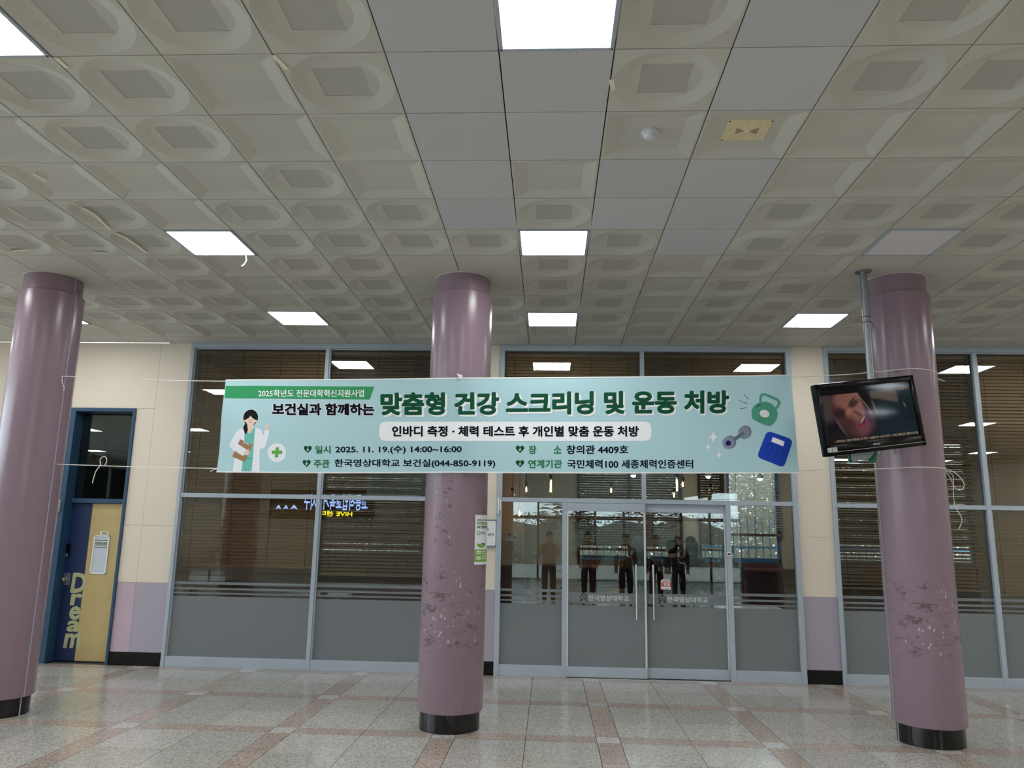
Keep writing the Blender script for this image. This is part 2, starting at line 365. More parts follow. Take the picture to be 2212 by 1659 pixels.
# ceiling light panels
LITM = emat('lit_diffuser', (251, 253, 252), LAMP)
OFFM = mat('unlit_diffuser', (226, 224, 228), .5)
fr = MB()
for (x0, x1, y0, y1) in ((-.297, .297, -.297, -.275), (-.297, .297, .275, .297), (-.297, -.275, -.275, .275), (.275, .297, -.275, .275)): fr.box(x0, x1, y0, y1, -.008, .03, 0, .003)
fr_mesh = fr.mesh('frame', ALU)
dif_on = MB().quad([(-.276, .276, -.003), (.276, .276, -.003), (.276, -.276, -.003), (-.276, -.276, -.003)]).mesh('diffuser', LITM); dif_off = MB().box(-.276, .276, -.276, .276, -.003, .02).mesh('diffuser', OFFM)
scr_mesh = MB().lathe([(.006, -.0105), (.006, -.006)], 0, 0, 8).mesh('screw', mat('dark_screw', (50, 50, 54), .5))
where = {(0, -1): 'large lit square ceiling light at the top edge nearest the camera', (-5, -1): 'lit square ceiling light cut by the top left corner of the picture',
 (0, 4): 'lit square ceiling light in the centre, above and right of the middle column', (-5, 4): 'lit square ceiling light with a dangling white strip, above the left of the banner',
 (5, 4): 'square ceiling light panel that is switched off, above the right column', (0, 8): 'lit square ceiling light nearest the wall, just right of the middle column',
 (-5, 8): 'lit square ceiling light nearest the wall, between the left and middle columns', (5, 8): 'lit square ceiling light nearest the wall, just left of the television pole',
 (-10, 8): 'lit square ceiling light peeping out behind the left column'}
for r_ in LROWS:
    for c in LCOLS:
        x, y = GX+T*(c+.5), GY+T*(r_+.5)
        if not (HX0 < x < HX1): continue
        off = (c, r_) == (5, 4)
        lb = where.get((c, r_), 'lit square ceiling light farther along the hall, seen only as a reflection in the glass')
        e = empty('ceiling_light', (x, y, CZ), 0, lb, 'ceiling light', 'square ceiling light panels')
        link('frame', fr_mesh, e); link('diffuser', dif_off if off else dif_on, e)
        if (c, r_) in where:
            for sx in (-1, 1):
                for sy in (-1, 1): link('screw', scr_mesh, e, (sx*.286, sy*.286, 0))
        if (c, r_) == (-5, 4):
            MB().tube([(.19, .285, -.005), (.195, .30, -.05), (.17, .31, -.09), (.15, .31, -.10)], .006).build('loose_strip', WHITE, e)

# smoke detector and ceiling speaker
x, y = GX+T*1.5, GY+T*1.5
p = ceil_pt(1404, 293)
sd = empty('smoke_detector', (p.x, p.y, CZ+.026), 0, 'round grey smoke detector on a cream tray panel of the ceiling', 'smoke detector')
gsd = mat('grey_detector', (206, 210, 214), .45)
MB().lathe([(.052, 0), (.055, -.008), (.052, -.022), (.045, -.026)], n=32).build('base', gsd, sd, True)
MB().lathe([(.042, -.024), (.040, -.036), (.034, -.048), (.022, -.053)], n=32).build('sensor_cap', gsd, sd, True)
p = ceil_pt(1613, 288)
spk = empty('ceiling_speaker', (p.x, p.y, CZ+.026), 0, 'yellowed square ceiling speaker with two fan shaped grilles', 'speaker')
ysp = mat('yellowed_plastic', (226, 214, 172), .5, noise=(14, .08))
MB().box(-.135, .135, -.12, .12, -.012, 0, 0, .004).build('face_plate', ysp, spk)
MB().box(-.075, .075, -.07, .07, -.015, -.011, 0, .002).build('raised_square', ysp, spk)
hole = mat('speaker_hole', (70, 62, 40), .8)
for s_ in (-1, 1):
    gmb = MB()
    for i in range(1, 9):
        for j in range(-i, i+1):
            if abs(j) <= i*.8: gmb.box(s_*(.012+i*.0065)-.0018, s_*(.012+i*.0065)+.0018, j*.0062-.0018, j*.0062+.0018, -.0158, -.0148)
    gmb.build('grille', hole, spk)
MB().box(-.012, .012, -.006, .006, -.0168, -.0148).build('badge', WHITE, spk)
for sx, sy in ((-1, -1), (1, -1), (-1, 1)): link('screw', scr_mesh, spk, (sx*.127, sy*.112, -.004))

# ------------------------------------------------------------------ shop-front wall
wall = empty('wall_north', (0, WY, 0), 0, 'cream and lilac panelled wall holding the windows and doors', 'wall', kind='structure')
TH = .22
def wpan(x0, x1, z0, z1, m_, name='wall_panel'): MB().box(x0+.001, x1-.001, 0, TH, z0+.001, z1-.001, 0, .0015).build(name, m_, wall)
def wstrip(x0, x1, low=WALLP, top=CZ):
    wpan(x0, x1, 1.732, top, WALLC); wpan(x0, x1, 1.012, 1.732, WALLC); wpan(x0, x1, .16, 1.012, low)
    MB().box(x0+.001, x1-.001, -.006, TH, 0, .16, 0, .002).build('base_board', BLACK, wall)
wstrip(HX0, -6.41); wstrip(-5.52, -5.275, WALLK, 3.262); wstrip(-5.275, -4.842); wstrip(-1.12, -.668); wstrip(3.108, 3.53); wstrip(7.30, HX1)
wpan(-6.41, -5.275, 3.262, CZ, WALLC)
for nm, x, rz in (('wall_east', HX1, 0),):
    o = MB().box(x-.1, x+.1, HY0, WY, 0, CZ+.2).build(nm, WALLC); tag(o, 'cream side wall closing the far end of the hall, ' + ('left' if x < 0 else 'right'), 'wall', kind='structure')

ww = empty('wall_west', (HX0, 0, 0), 0, 'glazed end wall far to the left of the hall', 'wall', kind='structure')
MB().box(-.1, .1, HY0, WY, 0, .5).build('plinth', WALLC, ww); MB().box(-.1, .1, HY0, WY, 3.9, CZ+.2).build('lintel', WALLC, ww)
MB().box(-.01, 0, HY0, WY, .5, 3.9).build('pane', GLASS, ww)
for k in range(12): MB().box(-.05, .05, HY0+1.9*k, HY0+1.9*k+.08, .5, 3.9).build('mullion', ALU, ww)
FD = .07   # frame stands from y = WY-.02 back to WY+.05
def bar(par, x0, x1, z0, z1, y0=-.02, y1=.06, name='frame_bar', m_=ALU, ch=.003): return MB().box(x0, x1, y0, y1, z0, z1, 0, ch).build(name, m_, par)
def pane(par, x0, x1, z0, z1, y=.02, name='pane'): return MB().box(x0, x1, y, y+.006, z0, z1).build(name, GLASS, par)
def film(par, x0, x1, z0, z1, y=.0182, name='frosted_film'): return MB().box(x0, x1, y, y+.001, z0, z1).build(name, FILM, par)
STILE = mat('pale_steel_stile', (214, 212, 205), .35, metal=.3)
STR = ((.886, .905), (.939, .964), (1.003, 1.036))
def window(n, x0, x1, mull, label):
    w = empty('window_%d' % n, (0, WY, 0), 0, label, 'window', kind='structure')
    bar(w, x0, x0+.045, 0, CZ-.002, -.03); bar(w, x1-.045, x1, 0, CZ-.002, -.03)
    bar(w, x0+.045, x1-.045, 4.10, CZ-.002, -.03)
    xs = [x0+.045]+mull+[x1-.045]
    for m_ in mull: bar(w, m_-.026, m_+.026, .0, 4.10, -.025)
    cells = []
    for i in range(len(xs)-1):
        a = xs[i]+(.026 if i else 0); b = xs[i+1]-(.026 if i < len(xs)-2 else 0)
        bar(w, a, b, 2.10, 2.155); bar(w, a, b, 0, .125, -.022); bar(w, a, b, 4.085, 4.10, -.005, .05)
        bar(w, a, a+.018, .125, 2.10, -.004, .05); bar(w, a, a+.018, 2.155, 4.085, -.004, .05)
        pane(w, a, b, .125, 2.10); pane(w, a, b, 2.155, 4.085); cells.append((a, b))
        film(w, a+.018, b, .125, .857)
        for z0, z1 in STR: film(w, a+.018, b, z0, z1, name='film_stripe')
    return w, cells
w1, c1 = window(1, -4.842, -1.12, [-2.978], 'tall two-bay window with brown blinds between the left and middle columns')
w3, c3 = window(3, 3.53, 7.30, [5.425], 'tall two-bay window with brown blinds behind the right column')
# centre unit: fixed lights above and beside a pair of sliding doors
w2 = empty('window_2', (0, WY, 0), 0, 'shopfront glazing above and beside the sliding glass doors', 'window', kind='structure')
bar(w2, -.668, -.605, 0, CZ-.002, -.03); bar(w2, 3.045, 3.108, 0, CZ-.002, -.03); bar(w2, -.605, 3.045, 4.085, CZ-.002, -.03)
bar(w2, -.605, 3.045, 2.108, 2.162); bar(w2, 1.168, 1.221, 2.162, 4.085, -.025)
pane(w2, -.605, 1.168, 2.162, 4.085); pane(w2, 1.221, 3.045, 2.162, 4.085)
bar(w2, .164, .222, 0, 2.108, -.025); bar(w2, 2.208, 2.268, 0, 2.108, -.025)
for a, b in ((-.605, .164), (2.268, 3.045)):
    bar(w2, a, b, 0, .132, -.022); pane(w2, a, b, .132, 2.108); film(w2, a, b, .132, .857)
    for z0, z1 in STR: film(w2, a, b, z0, z1, name='film_stripe')
# sliding doors
d2 = empty('door_2', (0, WY, 0), 0, 'pair of sliding glass doors with frosted lower halves and steel pull bars', 'door', kind='structure')
def logo(par, x0, y):
    """emblem and school name cut in the film band: drawn as dark emblem and pale letters"""
    mb = MB(); cx, cz = x0+.045, .947; n = 28
    for i in range(n):
        a0 = math.radians(-50+280*i/n); a1 = math.radians(-50+280*(i+1)/n)
        mb.quad([(cx+.030*math.cos(a0), y, cz+.034*math.sin(a0)), (cx+.030*math.cos(a1), y, cz+.034*math.sin(a1)), (cx+.042*math.cos(a1), y, cz+.046*math.sin(a1)), (cx+.042*math.cos(a0), y, cz+.046*math.sin(a0))])
    mb.quad([(cx-.012, y, cz+.05), (cx+.012, y, cz+.05), (cx+.008, y, cz+.064), (cx-.008, y, cz+.064)])
    mb.quad([(cx-.026, y, cz-.03), (cx-.014, y, cz-.03), (cx+.003, y, cz+.018), (cx-.003, y, cz+.018)]); mb.quad([(cx+.026, y, cz-.03), (cx+.014, y, cz-.03), (cx-.003, y, cz+.018), (cx+.003, y, cz+.018)])
    mb.quad([(cx-.05, y, cz-.05), (cx-.03, y, cz-.05), (cx-.022, y, cz-.036), (cx-.04, y, cz-.03)]); mb.quad([(cx+.05, y, cz-.05), (cx+.03, y, cz-.05), (cx+.022, y, cz-.036), (cx+.04, y, cz-.03)])
    mb.build('emblem', mat('dark_emblem', (34, 36, 38), .5), par)
    mb = MB(); flat_text(mb, '한국영상대학교', x0+.105, x0+.105+.50, .912, .98, y, .018); mb.build('lettering', mat('clear_lettering', (205, 212, 210), .3), par)
for k, (a, b, yy) in enumerate(((.222, 1.205, -.012), (1.195, 2.208, .03))):
    lf = empty('door_leaf', (0, yy, 0)); lf.parent = d2
    bar(lf, a, b, 2.004, 2.104, -.02, .02, 'top_rail'); bar(lf, a, b, .012, .132, -.02, .02, 'bottom_rail')
    bar(lf, a, a+.02, .132, 2.004, -.014, .014, 'stile', STILE); bar(lf, b-.022, b, .132, 2.004, -.014, .014, 'stile', STILE)
    pane(lf, a+.02, b-.022, .132, 2.004, -.003)
    film(lf, a+.02, b-.022, .132, .852, -.0045); film(lf, a+.02, b-.022, .884, 1.008, -.0045)
    hx = b-.125 if k == 0 else a+.10
    hb = MB(); hb.tube([(hx, -.06, .70), (hx, -.06, 1.36)], .012, 12)
    for hz in (.80, 1.26): hb.tube([(hx, -.06, hz), (hx, -.003, hz)], .008, 8)
    hb.build('pull_handle', STEEL, lf, True)
    logo(lf, a+.165, -.0052)
    MB().lathe([(.008, 0), (.008, .004)], 0, 0, 10).build('screw', STEEL, lf).matrix_local = Matrix.Translation((b-.08 if k == 0 else a+.05, -.0215, 2.055)) @ Matrix.Rotation(math.pi/2, 4, 'X')
MB().box(.222, 2.208, -.05, .08, -.004, .006).build('floor_track', STEEL, d2)
# 1308 sticker on the right leaf
sc = at(1438.5, 1262, WY); sx, sz = sc.x, sc.z
st = empty('door_sticker', (0, WY+.018, 0), 0, 'white and red arched sticker reading 1308 on the right glass door', 'sticker')
poly = [(sx-.065, sz-.066), (sx+.065, sz-.066), (sx+.065, sz+.02)]+[(sx+.065*math.cos(math.radians(a)), sz+.02+.05*math.sin(math.radians(a))) for a in range(0, 181, 15)]
RED = mat('red_print', (190, 44, 52), .5)
MB().prism(poly, -.004, 0).build('red_edge', RED, st)
MB().prism([(sx+(p_[0]-sx)*.93, sz+(p_[1]-sz)*.94) for p_ in poly], -.006, -.003).build('face', PAPER, st)
MB().box(sx-.063, sx+.063, -.0075, -.004, sz-.03, sz+.022).build('red_band', RED, st)
mb = MB(); flat_text(mb, '1308', sx-.05, sx+.05, sz-.022, sz+.014, -.0085, .02); mb.build('lettering', PAPER, st)
mb = MB(); 
for k in range(3): mb.box(sx-.045+.008*k, sx+.045-.008*k, -.0078, -.006, sz+.03+.01*k, sz+.034+.01*k)
mb.box(sx-.04, sx+.04, -.0078, -.006, sz-.052, sz-.047); mb.build('small_print', mat('grey_ink', (90, 90, 96), .6), st)['kind'] = 'stuff'

# ------------------------------------------------------------------ blinds behind the glass
def blind(x0, x1, zt, zb, y, tilt, label, pitch=.0445, group='brown wooden venetian blinds'):
    b = empty('venetian_blind', ((x0+x1)/2, y, 0), 0, label, 'blind', group)
    hw = (x1-x0)/2-.012
    me = MB().box(-hw, hw, -.025, .025, -.0013, .0013).mesh('slat', WOODB)
    n = int((zt-zb)/pitch)
    for i in range(n): link('slat', me, b, (0, 0, zt-.05-pitch*i), (tilt+random.uniform(-.05, .05), random.uniform(-.002, .002), 0))
    MB().box(-hw, hw, -.03, .03, zt-.035, zt+.01, 0, .003).build('head_rail', WOODB, b)
    MB().box(-hw, hw, -.028, .028, zb-.03, zb-.008, 0, .003).build('bottom_rail', WOODB, b)
    k = max(2, int((x1-x0)/.55)+1)
    for i in range(k):
        xx = -hw+.12+(2*hw-.24)*i/(k-1)
        MB().tube([(xx, -.03, zt), (xx, -.03, zb-.01)], .0025, 5).build('cord', mat('dark_cord', (52, 40, 28), .8), b)
    return b
BY = WY+.13
blind(c1[0][0], c1[0][1], 4.07, 1.25, BY, .98, 'closed brown blind in the left bay of the left window')
blind(c1[1][0], c1[1][1], 4.07, 1.17, BY, .55, 'brown blind with open slats in the left window beside the middle column')
blind(-.60, 1.165, 4.06, 2.72, BY, .98, 'short closed brown blind above the left sliding door')
blind(1.225, 3.04, 4.06, 2.72, BY, .98, 'short closed brown blind above the right sliding door')
blind(c3[0][0], c3[0][1], 4.07, 1.14, BY, .55, 'brown blind with open slats directly behind the right column')
blind(c3[1][0], c3[1][1], 4.07, 1.10, BY, .98, 'closed brown blind at the right edge of the picture')

# ------------------------------------------------------------------ painted door on the left
d1 = empty('door_1', (0, WY, 0), 0, 'blue and mustard painted steel door lettered Dream with a glazed transom', 'door', kind='structure')
DR = .165
for (x0, x1, z0, z1) in ((-6.41, -6.335, 0, 3.262), (-5.555, -5.52, 0, 3.262), (-6.335, -5.555, 3.215, 3.262)): MB().box(x0, x1, -.025, DR+.05, z0, z1, 0, .004).build('door_frame', BLUE, d1)
MB().box(-6.335, -5.555, DR-.05, DR+.05, 2.008, 2.066, 0, .004).build('transom_bar', BLUE, d1)
MB().box(-6.335, -5.555, DR, DR+.006, 2.066, 3.215).build('pane', GLASS, d1)
LX0, LX1, LS = -6.335, -5.555, -6.06
leaf = MB().box(LX0+.003, LX1-.003, DR, DR+.045, .008, 2.005, 0, .003).build('door_leaf', NAVY, d1)
MB().box(LS, LX1-.004, DR-.0015, DR+.001, .010, 2.003).build('mustard_panel', YELL, leaf)
DY = WY+DR
def dpt(px, py): q = at(px, py, DY); return q.x, q.z
# glazed sign holder, number plate, lock, knob
q0 = dpt(190, 1155); q1 = dpt(222, 1241)
hx0, hx1, hz0, hz1 = -5.99, -5.775, dpt(205, 1240)[1], dpt(205, 1156)[1]
for (x0, x1, z0, z1) in ((hx0, hx0+.018, hz0, hz1), (hx1-.018, hx1, hz0, hz1), (hx0, hx1, hz0, hz0+.018), (hx0, hx1, hz1-.018, hz1)): MB().box(x0, x1, DR-.014, DR-.001, z0, z1, 0, .003).build('sign_frame', WHITE, d1)
MB().box(hx0+.017, hx1-.017, DR-.006, DR-.001, hz0+.017, hz1-.017).build('sign_sheet', mat('pale_blue_sheet', (200, 210, 220), .4), d1)
mb = MB(); mb.box(hx0+.02, hx1-.02, DR-.0075, DR-.005, hz1-.15, hz1-.07)
mb.build('sign_label', mat('label_grey', (206, 214, 206), .6), d1)
mb = MB(); flat_text(mb, '인재개발 융합원', hx0+.028, hx1-.028, hz1-.135, hz1-.085, DR-.0085, .02); mb.box(hx0+.02, hx1-.02, DR-.0085, DR-.007, hz1-.158, hz1-.152); mb.box(hx0+.02, hx1-.02, DR-.0085, DR-.007, hz1-.068, hz1-.062)
mb.build('lettering', INK, d1)
MB().box(-5.915, -5.805, DR-.006, DR-.001, hz1+.012, hz1+.052, 0, .001).build('number_plate', WHITE, d1)
mb = MB(); flat_text(mb, '4105', -5.895, -5.825, hz1+.02, hz1+.044, DR-.0075, .03); mb.build('lettering', INK, d1)
lk = dpt(147, 1189)
MB().box(lk[0]-.03, lk[0]+.03, DR-.03, DR, lk[1]-.085, lk[1]+.085, 0, .008).build('digital_lock', BKPL, d1)
MB().box(lk[0]-.024, lk[0]+.024, DR-.036, DR-.028, lk[1]-.082, lk[1]-.035, 0, .004).build('lock_trim', STEEL, d1)
kn = dpt(143, 1251)
MB().box(kn[0]-.05, kn[0]+.055, DR-.003, DR, kn[1]-.075, kn[1]+.08).build('knob_plate', mat('tape_plate', (120, 128, 140), .4, metal=.5), d1)
kb = MB().lathe([(.030, 0), (.030, .008), (.014, .012), (.014, .03), (.027, .04), (.030, .055), (.024, .068), (.008, .072)], 0, 0, 24).build('door_knob', STEEL, d1, True)
kb.matrix_local = Matrix.Translation((kn[0]-.005, DR-.002, kn[1])) @ Matrix.Rotation(math.pi/2, 4, 'X')
# painted word running down the door
DRM = mat('pale_olive_paint', (182, 186, 142), .5)
mb = MB()
for ch, (cx_, x0, x1, y0, y1) in zip('Dream', ((0, 155, 187, 1237, 1281), (0, 153, 177, 1282, 1308), (0, 150, 174, 1309, 1339), (0, 145, 174, 1340, 1365), (0, 139, 175, 1368, 1400))):
    a = dpt((x0+x1)/2, y1); b = dpt((x0+x1)/2, y0); wd = (dpt(x1, y0)[0]-dpt(x0, y0)[0]); cxx = (a[0]+b[0])/2
    add_text(mb, ch, lambda s, t: (cxx+wd*(s-.5)+.06*(t-.5)*wd, DR-.004, a[1]+(b[1]-a[1])*t), .035)
mb.build('lettering', DRM, d1)
cr = mat('bare_plaster', (222, 220, 210), .8)
mb = MB(); z = .02
while z < 1.0:
    w_ = random.uniform(.008, .03); z1 = z+random.uniform(.03, .09); mb.box(-6.41-w_, -6.409, -.028, -.02, z, z1); z = z1
mb.build('chipped_edge', cr, d1)
q = at(126, 1092, WY)
db = empty('wall_sensor', (q.x+.02, WY-.03, q.z), 0, 'small white sensor box beside the top of the painted door frame', 'sensor')
MB().box(-.022, .022, -.03, .008, -.08, .07, 0, .006).build('case', WHITE, db); MB().box(-.018, .018, -.033, -.028, -.04, .04, 0, .004).build('window', mat('sensor_grey', (205, 208, 210), .4), db)

# dark room behind the painted door and its partition
o = MB().box(-6.9, -5.25, 12.4, 12.5, 0, 3.6).box(-6.95, -6.9, WY+TH, 12.5, 0, 3.6).box(-6.9, -5.25, WY+TH, 12.5, 3.5, 3.6).box(-6.9, -5.25, WY+TH, 12.5, -.1, 0).build('wall_store', mat('dim_room', (110, 128, 128), .8))
tag(o, 'dim store room walls seen through the transom glass over the painted door', 'wall', kind='structure')

# ------------------------------------------------------------------ columns
def column(x, label, seam, patches):
    e = empty('column', (x, COLY, 0), 0, label, 'column', 'round mauve columns along the hall')
    pm = column_paint('mauve_gloss_paint', patches) if not patches else column_paint('mauve_gloss_paint_worn', patches)
    MB().lathe([(.268, 0), (.268, .20)], n=64).build('black_base', BLACK, e, True)
    sh = MB().lathe([(.27, .162), (CR-.004, .160), (CR, .166), (CR, 3.985), (CR-.006, 3.992), (.26, 3.994)], n=72, cap=False).build('shaft', pm, e, True)
    MB().lathe([(.266, 3.97), (.266, CZ+.03)], n=64).build('neck', pm, e, True)
    MB().lathe([(.267, CZ-.006), (.280, CZ-.001), (.281, CZ+.01)], n=64, cap=False).build('ceiling_ring', CREAM_T, e, True)
    if seam is not None:
        a = math.radians(seam); c, s_ = math.cos(a), math.sin(a); mb = MB()
        for (z0, z1, r) in ((.0, .162, .2685), (.162, 3.99, CR), (3.99, CZ, .2665)):
            t = Vector((-s_, c, 0))*.007; p0 = Vector((c*r, s_*r, 0)); nn = Vector((c, s_, 0))*.0025
            q = [p0-t-nn, p0+t-nn, p0+t+nn, p0-t+nn]; b = len(mb.v)
            mb.v += [(v.x, v.y, z0) for v in q]+[(v.x, v.y, z1) for v in q]
            for f in ((0, 1, 5, 4), (1, 2, 6, 5), (2, 3, 7, 6), (3, 0, 4, 7), (3, 2, 1, 0), (4, 5, 6, 7)): mb.f.append(tuple(b+i for i in f)); mb.m.append(0)
        mb.build('seam_strip', mat('seam_grey', (158, 160, 170), .4), e)
    return e
cl = column(COLX[0], 'left mauve column, cut by the picture edge, beside the painted door', -12, [])
cm = column(COLX[1], 'middle mauve column with scraped paint and a poster, behind the banner', None, [(1.05, .42, 0, .31), (1.75, .6, -.08, .10)])
crr = column(COLX[2], 'right mauve column with the television hung in front of it', 178, [(1.05, .36, 0, .31)])
for i, o in enumerate((cm, crr)):
    pass

# ------------------------------------------------------------------ banner
BNY = 7.012
TL, TR, BR_, BL = (487, 820), (1708, 810), (1727, 1022), (468, 1020)
cTL, cTR, cBR, cBL = (at(*q, BNY) for q in (TL, TR, BR_, BL))
U0, U1 = (cTL.x+cBL.x)/2, (cTR.x+cBR.x)/2
def wave(x, z):
    u = (x-U0)/(U1-U0); v = (z-2.25)/.88
    el = math.exp(-max(u, 0)*16); er = math.exp(-max(1-u, 0)*18)
    return (.010*el*math.sin((v*1.1+u*9)*7.0) + .012*er*math.sin((v*1.0-u*10)*7.5) + .0035*math.sin(u*9+v*4)*math.sin(u*4)
            + .003*math.sin(v*9+u*3.0)*(1-v) - .006*math.sin(math.pi*u)*0)
def onb(px, py, lift=0.0):
    q = at(px, py, BNY); return (q.x, BNY+wave(q.x, q.z)-lift*.45, q.z)
banner = empty('banner', ((U0+U1)/2, BNY, 2.2), 0, 'long pale blue fabric banner tied between the columns, printed with Korean text', 'banner')
boff = Vector(banner.location)
def bpart(mb, name, mats):
    mb.v = [tuple(Vector(v)-boff) for v in mb.v]; return mb.build(name, mats, banner)
NX, NZ = 150, 26
cloth = MB(); hem = MB()
def cpt(i, j):
    u, v = i/NX, j/NZ; top = cTL.lerp(cTR, u); bot = cBL.lerp(cBR, u); q = bot.lerp(top, v)
    sag = -.010*math.sin(math.pi*min(u*2.4, 1)) if u < .42 else -.006*math.sin(math.pi*(u-.42)/.58)
    return Vector((q.x, BNY+wave(q.x, q.z), q.z+sag*0.6))
for j in range(NZ+1):
    for i in range(NX+1): cloth.v.append(tuple(cpt(i, j)))
for j in range(NZ):
    for i in range(NX): k = j*(NX+1)+i; cloth.f.append((k, k+1, k+NX+2, k+NX+1)); cloth.m.append(0)
bcol = mat('pale_blue_banner_cloth', (192, 230, 239), .65, spec=.25)
bn = bcol.node_tree; btr = bn.nodes.new('ShaderNodeBsdfTranslucent'); btr.inputs[0].default_value = (*lin((196, 232, 240)), 1); bmx = bn.nodes.new('ShaderNodeMixShader'); bmx.inputs[0].default_value = .22   # thin polyester lets some light through
bn.links.new(bn.nodes['Principled BSDF'].outputs[0], bmx.inputs[1]); bn.links.new(btr.outputs[0], bmx.inputs[2]); bn.links.new(bmx.outputs[0], bn.nodes['Material Output'].inputs[0])
co = bpart(cloth, 'cloth', bcol)
for p_ in co.data.polygons: p_.use_smooth = True
for j0_, j1_ in ((NZ, -1), (0, 1)):
    mb = MB(); 
    for i in range(NX):
        a, b = cpt(i, j0_), cpt(i+1, j0_); d = Vector((0, 0, j1_*.010)); l = Vector((0, -.0022, 0)); e_ = Vector((0, 0, -j1_*.002)); mb.quad([a+l+e_, b+l+e_, b+d+l, a+d+l])
    bpart(mb, 'hem', mat('white_hem', (240, 244, 246), .6))
GRN = mat('banner_green', (64, 158, 104), .65, spec=.08); DGR = mat('banner_dark_green', (26, 84, 60), .65, spec=.08); MGR = mat('banner_label_green', (52, 124, 82), .65, spec=.08)
BWH = mat('banner_white', (250, 251, 255), .65, spec=.08); BIN = mat('banner_ink', (14, 16, 30), .65, spec=.08)
def poly2d(pts, size):
    bm = bmesh.new(); f = bm.faces.new([bm.verts.new((x, y, 0)) for x, y in pts]); bmesh.ops.triangulate(bm, faces=[f])
    for _ in range(5):
        es = [e for e in bm.edges if e.calc_length() > size]
        if not es: break
        bmesh.ops.subdivide_edges(bm, edges=es, cuts=1); bmesh.ops.triangulate(bm, faces=bm.faces[:])
    bm.verts.index_update(); V = [(v.co.x, v.co.y) for v in bm.verts]; F = [tuple(v.index for v in f_.verts) for f_ in bm.faces]; bm.free(); return V, F
def patch(mb, pts, lift, mi=0, size=9):
    V, F = poly2d(pts, size); n = len(mb.v); mb.v += [onb(x, y, lift) for x, y in V]
    for f in F: mb.f.append(tuple(n+i for i in f)); mb.m.append(mi)
def strip(mb, top, bot, n, lift, mi=0):          # a wide printed strip that follows the waves; top / bot = left and right pixel ends
    for i in range(n):
        a, b = i/n, (i+1)/n; L2 = lambda p, q, t: (p[0]+(q[0]-p[0])*t, p[1]+(q[1]-p[1])*t)
        patch(mb, [L2(*bot, a), L2(*bot, b), L2(*top, b), L2(*top, a)], lift, mi)
mb = MB(); strip(mb, ((487.5, 833.2), (809, 835.2)), ((485.5, 860), (798.4, 863)), 60, .003); bpart(mb, 'green_ribbon', GRN)
def line(txt, x0, x1, yt0, yb0, yt1, yb1, lift, bold, m_, dx=0, dy=0, grow=0, name='lettering'):
    """lettering between pixel columns x0..x1; top and bottom pixel rows at the left and right end"""
    mb = MB()
    def fn(s, t):
        px = x0-grow+(x1-x0+2*grow)*s+dx; top = yt0+(yt1-yt0)*s-grow; bot = yb0+(yb1-yb0)*s+grow
        return onb(px, bot+(top-bot)*t+dy, lift)
    V, F, asp = glyphs(txt, bold); lo = {}; spans = sorted((min(V[i][0] for i in f), max(V[i][0] for i in f)) for f in F); cuts = []; end = 0
    for a, b in spans:
        if a-end > .19/asp: cuts.append((a+end)/2)
        end = max(end, b)
    for w0, w1 in zip([-1]+cuts, cuts+[2]):            # one part for each printed word
        mb = MB(); ids = {}
        for f in F:
            c = sum(V[i][0] for i in f)/len(f)
            if w0 <= c < w1:
                for i in f:
                    if i not in ids: q = fn(V[i][0], V[i][1]); ids[i] = len(mb.v); mb.v.append((q[0], q[1]-V[i][2], q[2]))
                mb.f.append(tuple(ids[i] for i in f)); mb.m.append(0)
        if mb.f: bpart(mb, name, m_)
line('2025학년도 전문대학혁신지원사업', 558.4, 786.5, 842, 857.5, 841.5, 857.8, .0055, .016, BWH)
line('보건실과 함께하는', 588, 809, 870.5, 897.5, 871.5, 898, .0055, .045, BIN)
line('보건실과 함께하는', 588, 809, 870.5, 897.5, 871.5, 898, .0035, .085, BWH, grow=1.4, name='lettering_outline')
TT = '맞춤형 건강 스크리닝 및 운동 처방'
line(TT, 822, 1575, 848, 898, 842.5, 893.5, .0065, .045, DGR)
line(TT, 822, 1575, 848, 898, 842.5, 893.5, .0045, .064, BWH, dx=1.6, dy=2.0, grow=.8, name='lettering_shadow')
line(TT, 822, 1575, 848, 898, 842.5, 893.5, .0035, .064, BWH, dx=3.4, dy=3.4, grow=.6, name='lettering_shadow')
# capsule
def round_poly(pts, r, n=6):
    out = []; K = len(pts)
    for i in range(K):
        p0, p1, p2 = (Vector(pts[(i+k) % K]) for k in (-1, 0, 1)); a = p1+(p0-p1).normalized()*r; b = p1+(p2-p1).normalized()*r
        for k in range(n+1): t = k/n; q = a*(1-t)**2+p1*(2*t*(1-t))+b*t*t; out.append((q.x, q.y))
    return out
mb = MB(); patch(mb, round_poly([(819.5, 952.8), (1407, 952.8), (1407, 911), (819.5, 911)], 15), .0035)
bpart(mb, 'caption_capsule', BWH)
line('인바디 측정 · 체력 테스트 후 개인별 맞춤 운동 처방', 847, 1380, 920, 943.5, 920, 943.5, .0065, .035, BIN)
def heart(x0, x1, y0, y1):
    mb = MB(); pts = []
    for k in range(36):
        t = 2*math.pi*k/36; hx = 16*math.sin(t)**3; hy = 13*math.cos(t)-5*math.cos(2*t)-2*math.cos(3*t)-math.cos(4*t)
        pts.append(((x0+x1)/2+hx/32*(x1-x0), (y0+y1)/2-(hy+2.5)/29*(y1-y0)))
    patch(mb, pts[::-1], .003)
    cx_, cy_ = (x0+x1)/2, (y0+y1)/2
    patch(mb, [(cx_+1.4, cy_-4), (cx_-2.6, cy_+.6), (cx_+.4, cy_+.8)], .0045, 1); patch(mb, [(cx_-.6, cy_-.4), (cx_-1.4, cy_+4.4), (cx_+2.6, cy_-.5)], .0045, 1)
    bpart(mb, 'heart_mark', [DGR, BWH])
